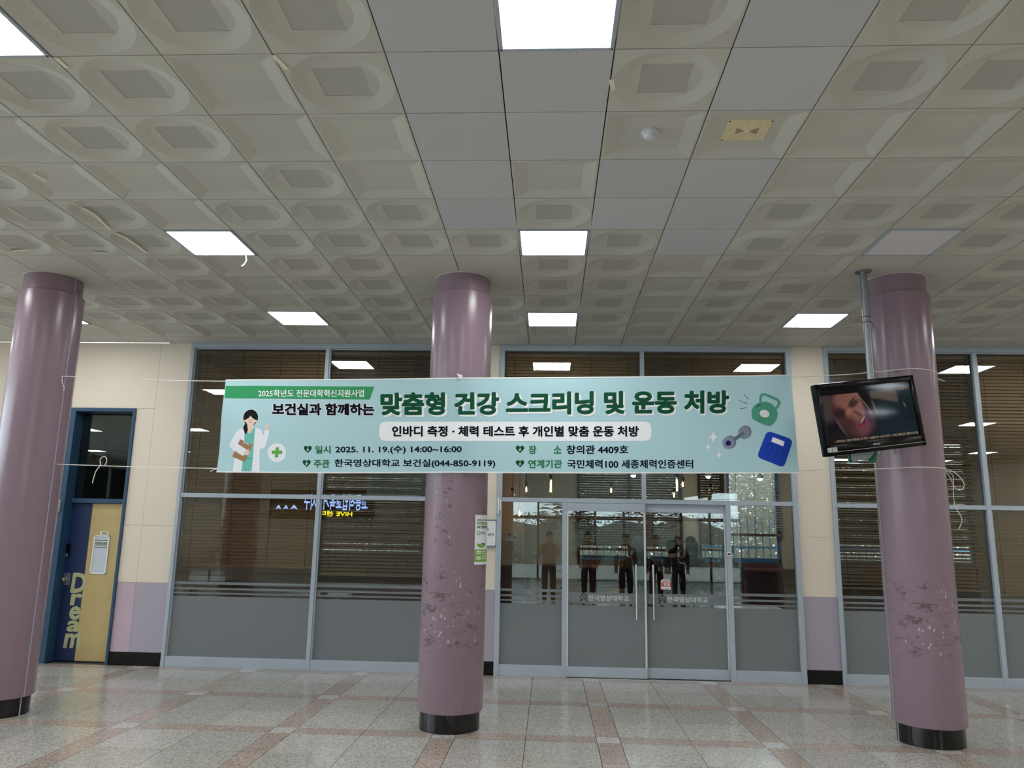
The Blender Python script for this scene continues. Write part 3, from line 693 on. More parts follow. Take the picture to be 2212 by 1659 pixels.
heart(656, 673.5, 963, 979.5); heart(653.4, 671, 993.4, 1009.8); heart(1114, 1132.6, 962.7, 979.6); heart(1114, 1132.6, 994, 1010.6)
line('일시', 680.5, 714, 962.7, 980, 962.7, 980, .004, .03, MGR); line('2025. 11. 19.(수) 14:00~16:00', 724, 997.6, 963, 981, 962, 981, .004, .024, BIN)
line('주관', 677.8, 711.8, 992.3, 1010.6, 992.3, 1010.6, .004, .03, MGR); line('한국영상대학교 보건실(044-850-9119)', 722, 1070, 991.5, 1011, 992, 1011.5, .004, .026, BIN)
line('장', 1142, 1158.8, 962.5, 980.7, 962.5, 980.7, .004, .03, MGR); line('소', 1196, 1212.6, 962.7, 980, 962.7, 980, .004, .03, MGR); line('창의관 4409호', 1223.7, 1357, 961.7, 981, 961.7, 981, .004, .026, BIN)
line('연계기관', 1141, 1214, 993, 1011.5, 993, 1011.5, .004, .03, MGR); line('국민체력100 세종체력인증센터', 1225.3, 1497.3, 993, 1012, 993, 1012, .004, .026, BIN)
# printed woman in a white coat (polygons in picture units of the print)
def art(scale, ox, oy):
    return lambda pts: [(ox+x/scale, oy+y/scale) for x, y in pts]
def curve_poly(pts, closed=True, n=5):            # Catmull-Rom smoothing of an outline
    out = []; K = len(pts)
    for i in range(K):
        p0, p1, p2, p3 = pts[i-1], pts[i], pts[(i+1) % K], pts[(i+2) % K]
        for k in range(n):
            t = k/n; out.append(tuple(.5*((2*p1[d])+(-p0[d]+p2[d])*t+(2*p0[d]-5*p1[d]+4*p2[d]-p3[d])*t*t+(-p0[d]+3*p1[d]-3*p2[d]+p3[d])*t**3) for d in (0, 1)))
    return out
A = art(11.06, 490, 875)
pal = [mat('print_coat_white', (240, 244, 252), .65, spec=.08), mat('print_hair_black', (28, 30, 34), .65, spec=.08), mat('print_skin', (240, 214, 198), .65, spec=.08), mat('print_scrubs_teal', (118, 198, 188), .65, spec=.08),
       mat('print_clipboard', (168, 130, 94), .65, spec=.08), mat('print_lips', (206, 74, 98), .65, spec=.08), mat('print_grey_clip', (176, 186, 208), .65, spec=.08), mat('print_green_cross', (104, 178, 84), .65, spec=.08),
       mat('print_teal_line', (58, 120, 122), .65, spec=.08), mat('print_outline_white', (240, 246, 250), .65, spec=.08)]
def blob(mb, pts, lift, mi, smooth=True):
    q = curve_poly(pts) if smooth else pts
    area = sum(q[i][0]*q[(i+1) % len(q)][1]-q[(i+1) % len(q)][0]*q[i][1] for i in range(len(q)))
    patch(mb, A(q) if area < 0 else A(q[::-1]), lift, mi)
fig = MB()
hairo = [(400, 250), (440, 170), (520, 118), (620, 112), (700, 165), (745, 260), (735, 360), (690, 430), (640, 470), (480, 480), (430, 430), (395, 340)]
blob(fig, [((x-565)*1.05+565, (y-300)*1.05+300) for x, y in hairo], .0026, 9)
blob(fig, [(130, 1585), (180, 1280), (160, 1090), (60, 990), (80, 900), (210, 680), (310, 580), (410, 550), (480, 560), (640, 560), (760, 560), (830, 600), (855, 720), (870, 720), (905, 600), (1020, 610), (990, 760), (920, 990), (850, 1045), (790, 1040), (785, 1300), (785, 1585)], .003, 0, False)
blob(fig, [(425, 640), (640, 560), (675, 560), (650, 860), (625, 1250), (590, 1585), (345, 1585), (420, 1000)], .0034, 3, False)
blob(fig, [(485, 460), (620, 460), (640, 545), (550, 690), (500, 640)], .0038, 2, False)
blob(fig, hairo, .0036, 1)
blob(fig, [(568, 255), (600, 300), (690, 355), (715, 350), (710, 400), (680, 410), (640, 455), (565, 480), (490, 455), (455, 405), (425, 400), (418, 350), (445, 355), (530, 300)], .0042, 2)
blob(fig, [(440, 455), (480, 460), (495, 530), (500, 610), (450, 695), (420, 625), (398, 570), (405, 510)], .0042, 1)
for ex in (528, 606): blob(fig, [(ex-8, 358), (ex, 347), (ex+8, 358), (ex, 369)], .0046, 1)
blob(fig, [(556, 372), (570, 345), (574, 350), (562, 375)], .0046, 1, False)
blob(fig, [(540, 400), (566, 408), (592, 398), (582, 420), (566, 426), (550, 420)], .0046, 5)
blob(fig, [(545, 690), (552, 686), (630, 793), (624, 798)], .0042, 8, False); blob(fig, [(470, 1270), (615, 1264), (615, 1276), (470, 1284)], .0042, 8, False); blob(fig, [(445, 1520), (456, 1515), (453, 1582), (445, 1582)], .0042, 8, False)
blob(fig, [(325, 818), (620, 945), (430, 1362), (122, 1228)], .0042, 4, False)
blob(fig, [(400, 855), (540, 915), (525, 960), (385, 900)], .0046, 6, False)
blob(fig, [(180, 1090), (265, 930), (465, 1055), (390, 1220)], .0050, 0, False)
blob(fig, [(465, 1075), (540, 1060), (515, 1100), (545, 1120), (510, 1195), (420, 1185), (440, 1120)], .0054, 2)
blob(fig, [(920, 590), (922, 480), (960, 475), (985, 420), (998, 440), (1005, 520), (990, 600)], .0046, 2)
blob(fig, [(1195+221*math.cos(k*.3142), 1137+228*math.sin(k*.3142)) for k in range(20)], .003, 0)
for q in ([(1165, 1008), (1243, 1008), (1222, 1250), (1142, 1250)], [(1075, 1085), (1322, 1085), (1316, 1166), (1066, 1166)]): blob(fig, q, .0042 if q[0][0] > 1100 else .0044, 7, False)
bpart(fig, 'printed_nurse', pal)
# kettlebell, dumbbell, scales, sparkles
A = art(6.144, 1400, 790)
gear = MB(); pal2 = [mat('print_kettlebell', (88, 170, 142), .65, spec=.08), BWH, mat('print_dumbbell', (142, 152, 174), .65, spec=.08), mat('print_dumbbell_dark', (110, 118, 140), .65, spec=.08), mat('print_navy', (28, 34, 98), .65, spec=.08), mat('print_scale_blue', (38, 74, 186), .65, spec=.08), BIN]
blob(gear, [(1480, 490), (1560, 478), (1640, 505), (1700, 570), (1722, 650), (1690, 740), (1605, 798), (1400, 715), (1375, 640), (1380, 570), (1420, 520)], .003, 0)
hb = [(1490, 500), (1490, 430), (1510, 385), (1550, 382), (1720, 450), (1748, 490), (1730, 530), (1680, 585)]
for a, b in zip(hb, hb[1:]):
    L_ = math.hypot(b[0]-a[0], b[1]-a[1]); nx, ny = -(b[1]-a[1])/L_*16, (b[0]-a[0])/L_*16; ex, ey = (b[0]-a[0])/L_*8, (b[1]-a[1])/L_*8
    blob(gear, [(a[0]-ex+nx, a[1]-ey+ny), (b[0]+ex+nx, b[1]+ey+ny), (b[0]+ex-nx, b[1]+ey-ny), (a[0]-ex-nx, a[1]-ey-ny)], .0032, 0, False)
blob(gear, [(1547+66*math.cos(k*.45)-10*math.sin(k*.45), 636+48*math.sin(k*.45)+14*math.cos(k*.45)) for k in range(14)], .0042, 1)
for q in ([(1268, 383), (1274, 380), (1334, 444), (1328, 448)], [(1190, 449), (1193, 455), (1318, 510), (1321, 504)], [(1216, 571), (1216, 577), (1316, 559), (1316, 553)], [(1432, 550), (1438, 554), (1470, 525), (1497, 517), (1495, 510), (1464, 518)]): blob(gear, q, .0046, 6, False)
for (cx_, cy_) in ((1290, 880), (1085, 1015)): blob(gear, [(cx_+80*math.cos(k*.4488), cy_+86*math.sin(k*.4488)) for k in range(14)], .0030, 3)
for (cx_, cy_) in ((1275, 890), (1064, 1024)): blob(gear, [(cx_+80*math.cos(k*.4488), cy_+84*math.sin(k*.4488)) for k in range(14)], .0036, 2)
blob(gear, [(1120, 965), (1255, 875), (1285, 905), (1160, 998)], .0042, 3, False)
blob(gear, [(1063+36*math.cos(k*.6283), 1028+36*math.sin(k*.6283)) for k in range(10)], .0042, 4)
blob(gear, round_poly([(1582, 858), (1924, 985), (1800, 1358), (1440, 1212)], 70), .003, 5, False)
blob(gear, [(1655, 945), (1808, 1010), (1788, 1072), (1633, 1006)], .0042, 1, False)
for ft_ in ([(1570, 1080), (1600, 1042), (1650, 1060), (1648, 1100), (1625, 1130), (1620, 1175), (1590, 1188), (1560, 1150), (1556, 1110)], [(1715, 1105), (1755, 1095), (1790, 1130), (1785, 1170), (1750, 1220), (1710, 1235), (1685, 1215), (1690, 1190), (1715, 1160)]):
    pts = curve_poly(ft_, n=3)
    for i in range(len(pts)):
        a, b = pts[i], pts[(i+1) % len(pts)]; L_ = math.hypot(b[0]-a[0], b[1]-a[1])+1e-6; nx, ny = -(b[1]-a[1])/L_*2.6, (b[0]-a[0])/L_*2.6
        blob(gear, [(a[0]+nx, a[1]+ny), (b[0]+nx, b[1]+ny), (b[0]-nx, b[1]-ny), (a[0]-nx, a[1]-ny)], .0044, 4, False)
for cx_, cy_, rx, ry in ((866, 946, 54, 80), (796, 1077, 32, 48), (939, 1183, 34, 52)):
    blob(gear, [(cx_, cy_-ry), (cx_+rx*.3, cy_-ry*.3), (cx_+rx, cy_), (cx_+rx*.3, cy_+ry*.3), (cx_, cy_+ry), (cx_-rx*.3, cy_+ry*.3), (cx_-rx, cy_), (cx_-rx*.3, cy_-ry*.3)], .0034, 1, False)
bpart(gear, 'printed_exercise_gear', pal2)
# eyelet tab over the middle column
q = at(993, 813, BNY)
MB().prism([(q.x-.03, q.z+.025), (q.x+.025, q.z+.01), (q.x+.03, q.z-.01), (q.x+.005, q.z-.035)], BNY-.012, BNY-.006).build('adhesive_hook', WHITE, None)
ah = bpy.data.objects['adhesive_hook']; tag(ah, 'small white adhesive hook holding the banner to the middle column', 'hook')
# strings
def cyl_pt(cx, ang, z, r=CR+.003): a = math.radians(ang); return Vector((cx+r*math.cos(a), COLY+r*math.sin(a), z))
def string(pts, label, extra=()):
    e = empty('tie_string', pts[0], 0, label, 'string', 'white strings tying the banner to the columns'); o_ = Vector(pts[0])
    MB().tube([Vector(p_)-o_ for p_ in pts], .0042, 6).build('cord', STRING, e, True)
    for ex in extra: MB().tube([Vector(p_)-o_ for p_ in curve3(ex)], .0038, 6).build('loose_end', STRING, e, True)
def curve3(pts, n=6):
    pts = [Vector(p_) for p_ in pts]; out = []
    for i in range(len(pts)-1):
        p0, p1, p2, p3 = pts[max(i-1, 0)], pts[i], pts[i+1], pts[min(i+2, len(pts)-1)]
        for k in range(n): t = k/n; out.append(.5*((2*p1)+(-p0+p2)*t+(2*p0-5*p1+4*p2-p3)*t*t+(-p0+3*p1-3*p2+p3)*t**3))
    return out+[pts[-1]]
a = Vector(onb(488, 823.5, .002)); b = cyl_pt(COLX[0], -20, at(160, 814, 7.25).z)
def nearc(px, py, Y): return at(px, py, Y)
string([a, a.lerp(b, .5)+Vector((0, 0, -.012)), b], 'white string from the upper left banner corner to the left column',
       [[b, b+Vector((-.08, -.02, -.005)), b+Vector((-.13, -.03, -.03)), b+Vector((-.08, -.03, -.035)), b], [b, b+Vector((.03, -.03, -.07)), b+Vector((.055, -.03, -.12)), b+Vector((.05, -.03, -.15))]])
a = Vector(onb(471, 1012, .002)); b = cyl_pt(COLX[0], -5, at(132, 1003, 7.3).z); kq = a.lerp(b, .72)
string([a, a.lerp(b, .5)+Vector((0, 0, -.006)), b], 'white string with a knotted loop from the lower left banner corner to the left column',
       [[kq, kq+Vector((-.01, 0, .06)), kq+Vector((.03, 0, .085)), kq+Vector((.055, 0, .05)), kq+Vector((.04, 0, 0)), kq], [kq, kq+Vector((-.04, 0, -.06)), kq+Vector((-.06, 0, -.17))], [a, a+Vector((-.04, -.002, -.012)), a+Vector((-.07, -.002, -.03))]])
a = Vector(onb(1709, 815, .002)); zc = at(1980, 796, 7.03).z; tt = cyl_pt(COLX[2], -100, zc)
string([a, a.lerp(tt, .5)+Vector((0, 0, -.012)), tt]+[cyl_pt(COLX[2], g_, zc-.02*((g_+100)/95)) for g_ in range(-90, 1, 10)], 'white string from the upper right banner corner wrapped round the right column',
       [[a, a+Vector((.09, 0, .008)), a+Vector((.16, 0, -.04))], [cyl_pt(COLX[2], 0, zc-.02), cyl_pt(COLX[2], 0, zc-.045)+Vector((.05, -.02, 0)), cyl_pt(COLX[2], 0, zc-.06)+Vector((.08, -.02, 0)), cyl_pt(COLX[2], 0, zc-.03)]])
a = Vector(onb(1726, 1016, .002)); zc = at(1980, 1009, 7.03).z; tt = cyl_pt(COLX[2], -100, zc); en = cyl_pt(COLX[2], -8, zc)
string([a, a.lerp(tt, .5)+Vector((0, 0, -.008)), tt]+[cyl_pt(COLX[2], g_, zc) for g_ in range(-90, -4, 10)], 'white string from the lower right banner corner, its loop dangling at the right column',
       [[en, en+Vector((.03, -.02, -.06)), en+Vector((.07, -.02, -.16)), en+Vector((.12, -.02, -.18)), en+Vector((.155, -.02, -.13)), en+Vector((.11, -.02, -.05)), en+Vector((.04, -.02, -.005)), en],
        [en, en+Vector((.055, -.03, -.05)), en+Vector((.05, -.03, -.16)), en+Vector((.05, -.03, -.32)), en+Vector((.10, -.03, -.44)), en+Vector((.06, -.03, -.54))], [a, a+Vector((.06, 0, -.008)), a+Vector((.11, 0, -.004))]])

# ------------------------------------------------------------------ television on its ceiling pole
tv = empty('television', (2.656, 6.508, 2.724), 0, 'black flat television tilted on a ceiling pole before the right column', 'television')
tv.rotation_mode = 'YXZ'; tv.rotation_euler = (.023, -.141, .214)
W2, H2 = .46, .30
MB().box(-W2, W2, -.01, .055, -H2, H2, 0, .014).build('casing', BKPL, tv, True)
for (x0, x1, z0, z1) in ((-W2, -W2+.045, -H2, H2), (W2-.045, W2, -H2, H2), (-W2, W2, H2-.05, H2), (-W2, W2, -H2, -H2+.095)): MB().box(x0, x1, -.022, .0, z0, z1, 0, .008).build('bezel', BKPL, tv, True)
SX0, SX1, SZ0, SZ1 = -W2+.045, W2-.045, -H2+.095, H2-.05
scr = MB().box(SX0, SX1, -.0125, -.008, SZ0, SZ1).build('screen', mat('screen_black', (5, 6, 8), .08), tv)
TVM = [emat('screen_skin', (128, 76, 66), .35), emat('screen_skin_shadow', (70, 38, 42), .3), emat('screen_dark', (14, 10, 16), .4), emat('screen_grey_bg', (92, 80, 74), .35), emat('screen_teal_bg', (12, 26, 32), .5),
       emat('screen_lip', (140, 24, 46), .4), emat('screen_white', (180, 160, 150), .35), emat('screen_hat_line', (170, 140, 130), .4), emat('screen_violet', (44, 24, 62), .4), emat('screen_text', (176, 158, 130), .55), emat('screen_black', (6, 6, 8), .4)]
# the film still on screen: a flat picture, soft blobs of colour on a fine grid (s left to right, t top to bottom)
def tv_colour(s, t):
    c = [0.006, 0.004, 0.007]
    def blend(col, a):
        for i in range(3): c[i] += (col[i]-c[i])*a
    def ell(cs, ct, rs, rt, ang, col, soft=.25, amt=1.0):
        a = math.radians(ang); ds, dt = (s-cs)*1.78, t-ct; u, v = (ds*math.cos(a)+dt*math.sin(a))/rs, (-ds*math.sin(a)+dt*math.cos(a))/rt
        d = math.sqrt(u*u+v*v); k = max(0, min(1, (1+soft-d)/(2*soft))); blend(col, amt*k*k*(3-2*k))
    def ramp(x, x0, x1): k = max(0, min(1, (x-x0)/(x1-x0))); return k*k*(3-2*k)
    if t < .11 or t > .955: return (.003, .003, .004)
    blend((.006, .016, .022), ramp(s, .46, .62))
    blend((.10, .075, .06), ramp(s, .52, .55)*(1-ramp(s, .82, .85))*(1-ramp(t, .27+.06*math.sin(s*9), .33+.06*math.sin(s*9))))
    blend((.05, .04, .038), (1-ramp(s, .07, .12))*(1-ramp(t, .5, .7)))
    ell(.31, .44, .36, .50, -28, (.085, .030, .028), .22)
    ell(.33, .36, .26, .36, -30, (.24, .105, .078), .45, .9)
    ell(.42, .42, .10, .30, -24, (.27, .12, .095), .5, .7)
    ell(.22, .20, .18, .10, -8, (.20, .09, .066), .5, .7)
    ell(.41, .74, .12, .16, 20, (.14, .05, .07), .5, .8)
    ell(.18, .46, .13, .10, 8, (.022, .009, .012), .5, .9); ell(.335, .31, .12, .055, -28, (.03, .014, .018), .5, .9); ell(.33, .24, .10, .016, -38, (.02, .01, .012), .5, .9)
    ell(.27, .47, .065, .085, 20, (.30, .13, .09), .5, .9); ell(.30, .52, .07, .05, 0, (.24, .10, .075), .5, .8)
    ell(.37, .50, .10, .03, 35, (.07, .025, .05), .6, .8); ell(.25, .66, .14, .14, 20, (.05, .018, .02), .6, .8)
    ell(.405, .63, .115, .042, -50, (.02, .006, .012), .3); ell(.405, .615, .08, .022, -50, (.34, .25, .21), .35); ell(.405, .70, .09, .026, -22, (.22, .018, .05), .4)
    ell(.48, .58, .05, .22, -14, (.045, .018, .07), .5, .9)
    ell(.485, .28, .10, .26, -26, (.006, .004, .006), .2)
    ell(.56, .40, .02, .12, -14, (.20, .13, .11), .5, .7); ell(.90, .42, .012, .05, -18, (.22, .12, .10), .5)
    k = ramp(t, .10, .12)*(1-ramp(t, .50, .53)); e0 = .375+.135*((t-.11)/.38)**.9 if t > .11 else .375; on = .5+.5*math.sin(t*200)
    blend((.30, .20, .18), k*max(0, 1-abs(s-e0-.008*on)/.009))
    ell(.155, .70, .02, .20, -28, (.10, .09, .12), .7, .6)
    return tuple(c)
NS, NT = 128, 84; pic = MB(); cols_ = []
for j in range(NT+1):
    for i in range(NS+1): pic.v.append((SX0+(SX1-SX0)*i/NS, -.0132, SZ1-(SZ1-SZ0)*j/NT)); cols_.append(tv_colour(i/NS, j/NT))
for j in range(NT):
    for i in range(NS): k = j*(NS+1)+i; pic.f.append((k, k+NS+1, k+NS+2, k+1)); pic.m.append(0)
pm, PN, PL = nt('film_still'); PN.remove(PN['Principled BSDF']); pa = PN.new('ShaderNodeAttribute'); pa.attribute_name = 'picture'; pe = PN.new('ShaderNodeEmission'); pe.inputs[1].default_value = .55
pg = PN.new('ShaderNodeBsdfGlossy'); pg.inputs['Color'].default_value = (.02, .022, .025, 1); pg.inputs['Roughness'].default_value = .06; pd = PN.new('ShaderNodeAddShader')
PL.new(pa.outputs['Color'], pe.inputs[0]); PL.new(pe.outputs[0], pd.inputs[0]); PL.new(pg.outputs[0], pd.inputs[1]); PL.new(pd.outputs[0], PN['Material Output'].inputs[0])
po_ = pic.build('picture', pm, scr); ca = po_.data.color_attributes.new('picture', 'FLOAT_COLOR', 'POINT')
ca.data.foreach_set('color', [x for c in cols_ for x in (*c, 1.0)])
mb = MB(); flat_text(mb, 'ProTV', SX1-.13, SX1-.03, SZ1-.065, SZ1-.035, -.0150, .01); mb.build('channel_mark', TVM[9], scr)
mb = MB(); flat_text(mb, '1. 주차단속: 기량광 차에효소 및 주차 시 불법주차 스티커 부착  5. 해당 캠페인은 불법주차근절.', SX0+.05, SX1-.005, SZ0+.008, SZ0+.030, -.0150, .012)
mb.build('screen_text', TVM[9], scr)
mb = MB(); flat_text(mb, 'Xɪᴇɴᴏɴᴀ'.upper() if False else 'Xienona', -.032, .032, -H2+.052, -H2+.066, -.0228, .03); mb.build('brand_mark', mat('silver_print', (200, 200, 204), .4), tv)
MB().box(-W2+.03, W2-.015, -.0232, -.021, -H2+.030, -H2+.033).build('silver_line', STEEL, tv)
for k in (0, 1): MB().box(-W2+.012+.046*k, -W2+.054+.046*k, -.0235, -.0215, -H2+.034, -H2+.070).build('sticker', mat('grey_sticker', (186, 190, 192), .5), tv)
tp = empty('ceiling_pole', (2.905, 7.03, 2.45), 0, 'galvanised pole hanging from the ceiling flange to the back of the television', 'pole')
MB().lathe([(.032, 0), (.032, 4.166-2.45)], 0, 0, 24).build('tube', GALV, tp, True)
MB().lathe([(.075, 4.155-2.45), (.075, 4.166-2.45)], 0, 0, 32).build('flange', GALV, tp, True)
for z in (1.22, 1.27): MB().lathe([(.034, z), (.0355, z+.003), (.034, z+.006)], 0, 0, 20).build('cable_tie', RUBBER, tp, True)
MB().tube([(.034, 0, 1.225), (.05, -.01, 1.20), (.055, -.01, 1.16)], .0025).build('tie_tail', RUBBER, tp)
MB().lathe([(.006, 0), (.006, .01)], 0, -.0, 8).build('bolt', STEEL, tp).matrix_local = Matrix.Translation((0, -.03, 1.19)) @ Matrix.Rotation(math.pi/2, 4, 'X')
MB().tube([(0, 0, .25), (-.12, -.22, .25), (-.20, -.42, .26)], .022, 8).box(-.33, -.05, -.47, -.44, .12, .40).build('bracket', RUBBER, tp)
q = at(1866, 986, 6.62)
tw = empty('hanging_cloth', (q.x, 6.63, q.z), 0, 'grey and green rag tucked below the television', 'cloth')
MB().prism([(-.10, .05), (.10, .04), (.04, -.02), (-.09, -.045), (-.105, -.02)], -.01, .01).build('grey_fold', mat('grey_rag', (158, 164, 166), .8), tw)
MB().prism([(.03, .04), (.11, .045), (.10, -.05), (.06, -.045), (.015, .0)], -.006, .016).build('green_fold', mat('green_rag', (28, 108, 84), .8), tw)
MB().prism([(-.125, .04), (-.10, .04), (-.095, -.045), (-.12, -.045)], -.006, .016).build('green_edge', mat('green_rag', (28, 108, 84), .8), tw)

# ------------------------------------------------------------------ poster on the middle column, notice holder on the wall
po = empty('poster', (COLX[1], COLY, 1.4), 0, 'tall white and green poster curling round the middle column', 'poster')
PA0, PA1, PZ0, PZ1 = -46.5, 22.0, 1.425, 1.868
def pfn(r): return lambda s, t: (r*math.cos(math.radians(PA0+(PA1-PA0)*s)), r*math.sin(math.radians(PA0+(PA1-PA0)*s)), PZ0+(PZ1-PZ0)*t-1.4)
def ppatch(mb, s0, s1, t0, t1, r, mi=0, n=10):
    F = pfn(r)
    for i in range(n): a, b = s0+(s1-s0)*i/n, s0+(s1-s0)*(i+1)/n; mb.quad([F(a, t0), F(b, t0), F(b, t1), F(a, t1)], mi)
mb = MB(); ppatch(mb, 0, 1, 0, 1, CR+.003, 0, 20); mb.build('sheet', PAPER, po)
LIME = mat('lime_print', (122, 172, 56), .6)
mb = MB(); ppatch(mb, 0.005, .995, .055, .30, CR+.0045, 0, 20); mb.build('green_panel', LIME, po)
def ptext(txt, s0, s1, t0, t1, m_, bold=.02):
    mb = MB(); F = pfn(CR+.0055); add_text(mb, txt, lambda s, t: F(s0+(s1-s0)*s, t0+(t1-t0)*t), bold); mb.build('lettering', m_, po)
ptext('2025 ICT R&D', .06, .62, .88, .91, INK); ptext('NVIDIA', .06, .50, .80, .86, LIME, .03); ptext('& AI', .52, .72, .80, .86, RED, .03); ptext('AI 전문가 특강', .06, .86, .725, .785, INK, .03)
mb = MB(); F = pfn(CR+.0055)
for k in range(24):
    a0, a1 = 2*math.pi*k/24, 2*math.pi*(k+1)/24
    mb.quad([F(.13+.05*math.cos(a0), .635+.025*math.sin(a0)), F(.13+.05*math.cos(a1), .635+.025*math.sin(a1)), F(.13+.075*math.cos(a1), .635+.038*math.sin(a1)), F(.13+.075*math.cos(a0), .635+.038*math.sin(a0))])
mb.build('ring_mark', LIME, po); mb = MB()
for k in range(12):
    a0, a1 = math.pi+math.pi*k/12, math.pi+math.pi*(k+1)/12
    mb.quad([F(.27+.05*math.cos(a0), .41+.03*math.sin(a0)), F(.27+.05*math.cos(a1), .41+.03*math.sin(a1)), F(.27+.2*math.cos(a1), .42+.085*math.sin(a1)), F(.27+.2*math.cos(a0), .42+.085*math.sin(a0))])
mb.build('bowl_mark', LIME, po)
mb = MB()
for k in range(4): ppatch(mb, .24, .46, .655-.014*k, .660-.014*k, CR+.0056, 0, 3)
mb.build('small_print', mat('grey_ink', (90, 90, 96), .6), po)['kind'] = 'stuff'
mb = MB(); ppatch(mb, .25, .42, .40, .43, CR+.0056, 0, 4); mb.build('printed_laptop', mat('grey_ink', (90, 90, 96), .6), po)
mb = MB()
for k in range(5):
    t = .265-.038*k
    if k != 2: ppatch(mb, .06, .24, t-.012, t+.012, CR+.0056, 0, 4)
    ppatch(mb, .29, .85, t-.007, t+.007, CR+.0056, 0, 8)
mb.build('white_marks', PAPER, po)
a = at(1046, 1122, WY); b = at(1074, 1182, WY)
nx0, nx1, nz0, nz1 = -.93, -.665, b.z, a.z
nb = empty('notice_holder', (0, WY, 0), 0, 'steel framed notice holder with a white sheet on the wall beside the middle column', 'sign')
for (x0, x1, z0, z1) in ((nx0, nx1, nz0, nz0+.018), (nx0, nx1, nz1-.018, nz1), (nx0, nx0+.014, nz0, nz1), (nx1-.014, nx1, nz0, nz1)): MB().box(x0, x1, -.03, -.002, z0, z1, 0, .003).build('frame', GALV, nb)
MB().box(nx0, nx1, -.028, -.026, nz0+.018, nz1-.018).box(nx0, nx1, -.006, -.002, nz0, nz1).build('sheet', PAPER, nb)
mb = MB(); q = at(1053, 1144, WY-.03); flat_text(mb, '내', q.x-.02, q.x+.012, q.z-.016, q.z+.02, -.0292, .012); q0 = at(1054, 1158, WY-.03); q1 = at(1066.5, 1151.5, WY-.03); flat_text(mb, '금지', q0.x, q1.x, q0.z, q1.z, -.0292, .012); mb.build('lettering', INK, nb)
MB().box(nx1-.028, nx1-.012, -.031, -.028, nz0+.05, nz1-.05).build('clip', WHITE, nb)
q = at(1079, 1093, WY)
sb = empty('door_contact', (q.x, WY-.03, q.z), 0, 'narrow white sensor on the left jamb of the shopfront', 'sensor')
MB().box(-.018, -.002, -.02, 0, -.10, .10, 0, .003).build('slim_case', WHITE, sb); MB().box(.002, .02, -.015, 0, -.06, .08, 0, .003).build('wide_case', WHITE, sb)
q = at(1573, 1197, WY-.03)
bd = empty('jamb_badge', (q.x+.01, WY-.026, q.z), 0, 'small white badge on the post right of the sliding doors', 'badge')
MB().box(-.028, .028, -.004, 0, -.022, .022, 0, .002).build('plate', WHITE, bd)
MB().box(-.018, .018, -.0052, -.0035, -.012, .010).build('print', INK, bd)
# ------------------------------------------------------------------ the cafe behind the glass
IY = 15.6                                         # inner face of its outside wall
CX0, CX1 = -5.2, 8.6
cf = MB().box(CX0, CX1, WY+TH, IY, -.1, 0).build('floor_cafe', mat('cafe_floor', (132, 130, 124), .25, noise=(6, .08)))
tag(cf, 'pale shiny floor inside the cafe behind the glass', 'floor', kind='structure')
MB().box(CX0, CX1, WY+TH-.2, WY+TH, -.1, -.012).build('sill_fill', RUBBER, cf)
cc = MB().box(CX0, CX1, WY+.06, IY, 4.12, 4.24).build('ceiling_cafe', mat('cafe_ceiling', (116, 104, 92), .8)); tag(cc, 'dim brown cafe ceiling behind the glass', 'ceiling', kind='structure')
CWALL = mat('cafe_cream_wall', (206, 188, 156), .7); WAIN = mat('cafe_brown_wainscot', (92, 56, 38), .45, noise=(5, .12))
for nm, x, lb in (('wall_cafe_west', CX0, 'cream wall at the left end of the cafe interior'), ('wall_cafe_east', CX1, 'cream wall at the right end of the cafe interior')):
    o = MB().box(x-.08, x+.08, WY+TH, IY+.2, 0, 4.2).build(nm, CWALL); tag(o, lb, 'wall', kind='structure')
# outside wall with three windows
cw = empty('wall_cafe_north', (0, IY, 0), 0, 'outer wall of the cafe with blue framed windows', 'wall', kind='structure')
wins = [(-4.6, -.5), (.55, 2.62), (2.93, 3.44), (3.50, 4.52), (5.5, 8.2)]
SILL, HEAD = 1.24, 3.75
edges = [CX0]+[v for w_ in wins for v in w_]+[CX1]
for i in range(0, len(edges), 2): MB().box(edges[i], edges[i+1], 0, .2, 0, 4.2).build('pier', CWALL, cw)
for a, b in wins:
    MB().box(a, b, 0, .2, 0, SILL).build('apron', WAIN, cw); MB().box(a, b, 0, .2, HEAD, 4.2).build('lintel', CWALL, cw)
BF = mat('blue_window_frame', (62, 112, 146), .4)
for i, (a, b) in enumerate(wins):
    w_ = empty('window_%d' % (5+i), (0, IY, 0), 0, ('blue framed cafe window at the far left behind the left window blinds', 'blue framed cafe window seen through the left sliding door', 'blue framed cafe window seen through the right sliding door', 'bright blue framed cafe window seen through the right fixed pane', 'blue framed cafe window far right behind the right column')[i], 'window', kind='structure')
    for (x0, x1, z0, z1) in ((a, a+.06, SILL, HEAD), (b-.06, b, SILL, HEAD), (a, b, SILL, SILL+.09), (a, b, HEAD-.06, HEAD)): MB().box(x0, x1, .05, .15, z0, z1, 0, .004).build('frame_bar', BF, w_)
    if b-a > 1.5: MB().box((a+b)/2-.03, (a+b)/2+.03, .05, .15, SILL, HEAD).build('mullion', BF, w_)
    MB().box(a, b, .095, .10, SILL, HEAD).build('pane', GLASS, w_)
BBL = mat('dark_brown_blind', (96, 74, 54), .5)
bl = [(1.42, 1.05, 0), (1.475, 1.0, 1), (1.50, 1.0, 1), (1.80, .32, 2), (1.6, .98, 0)]
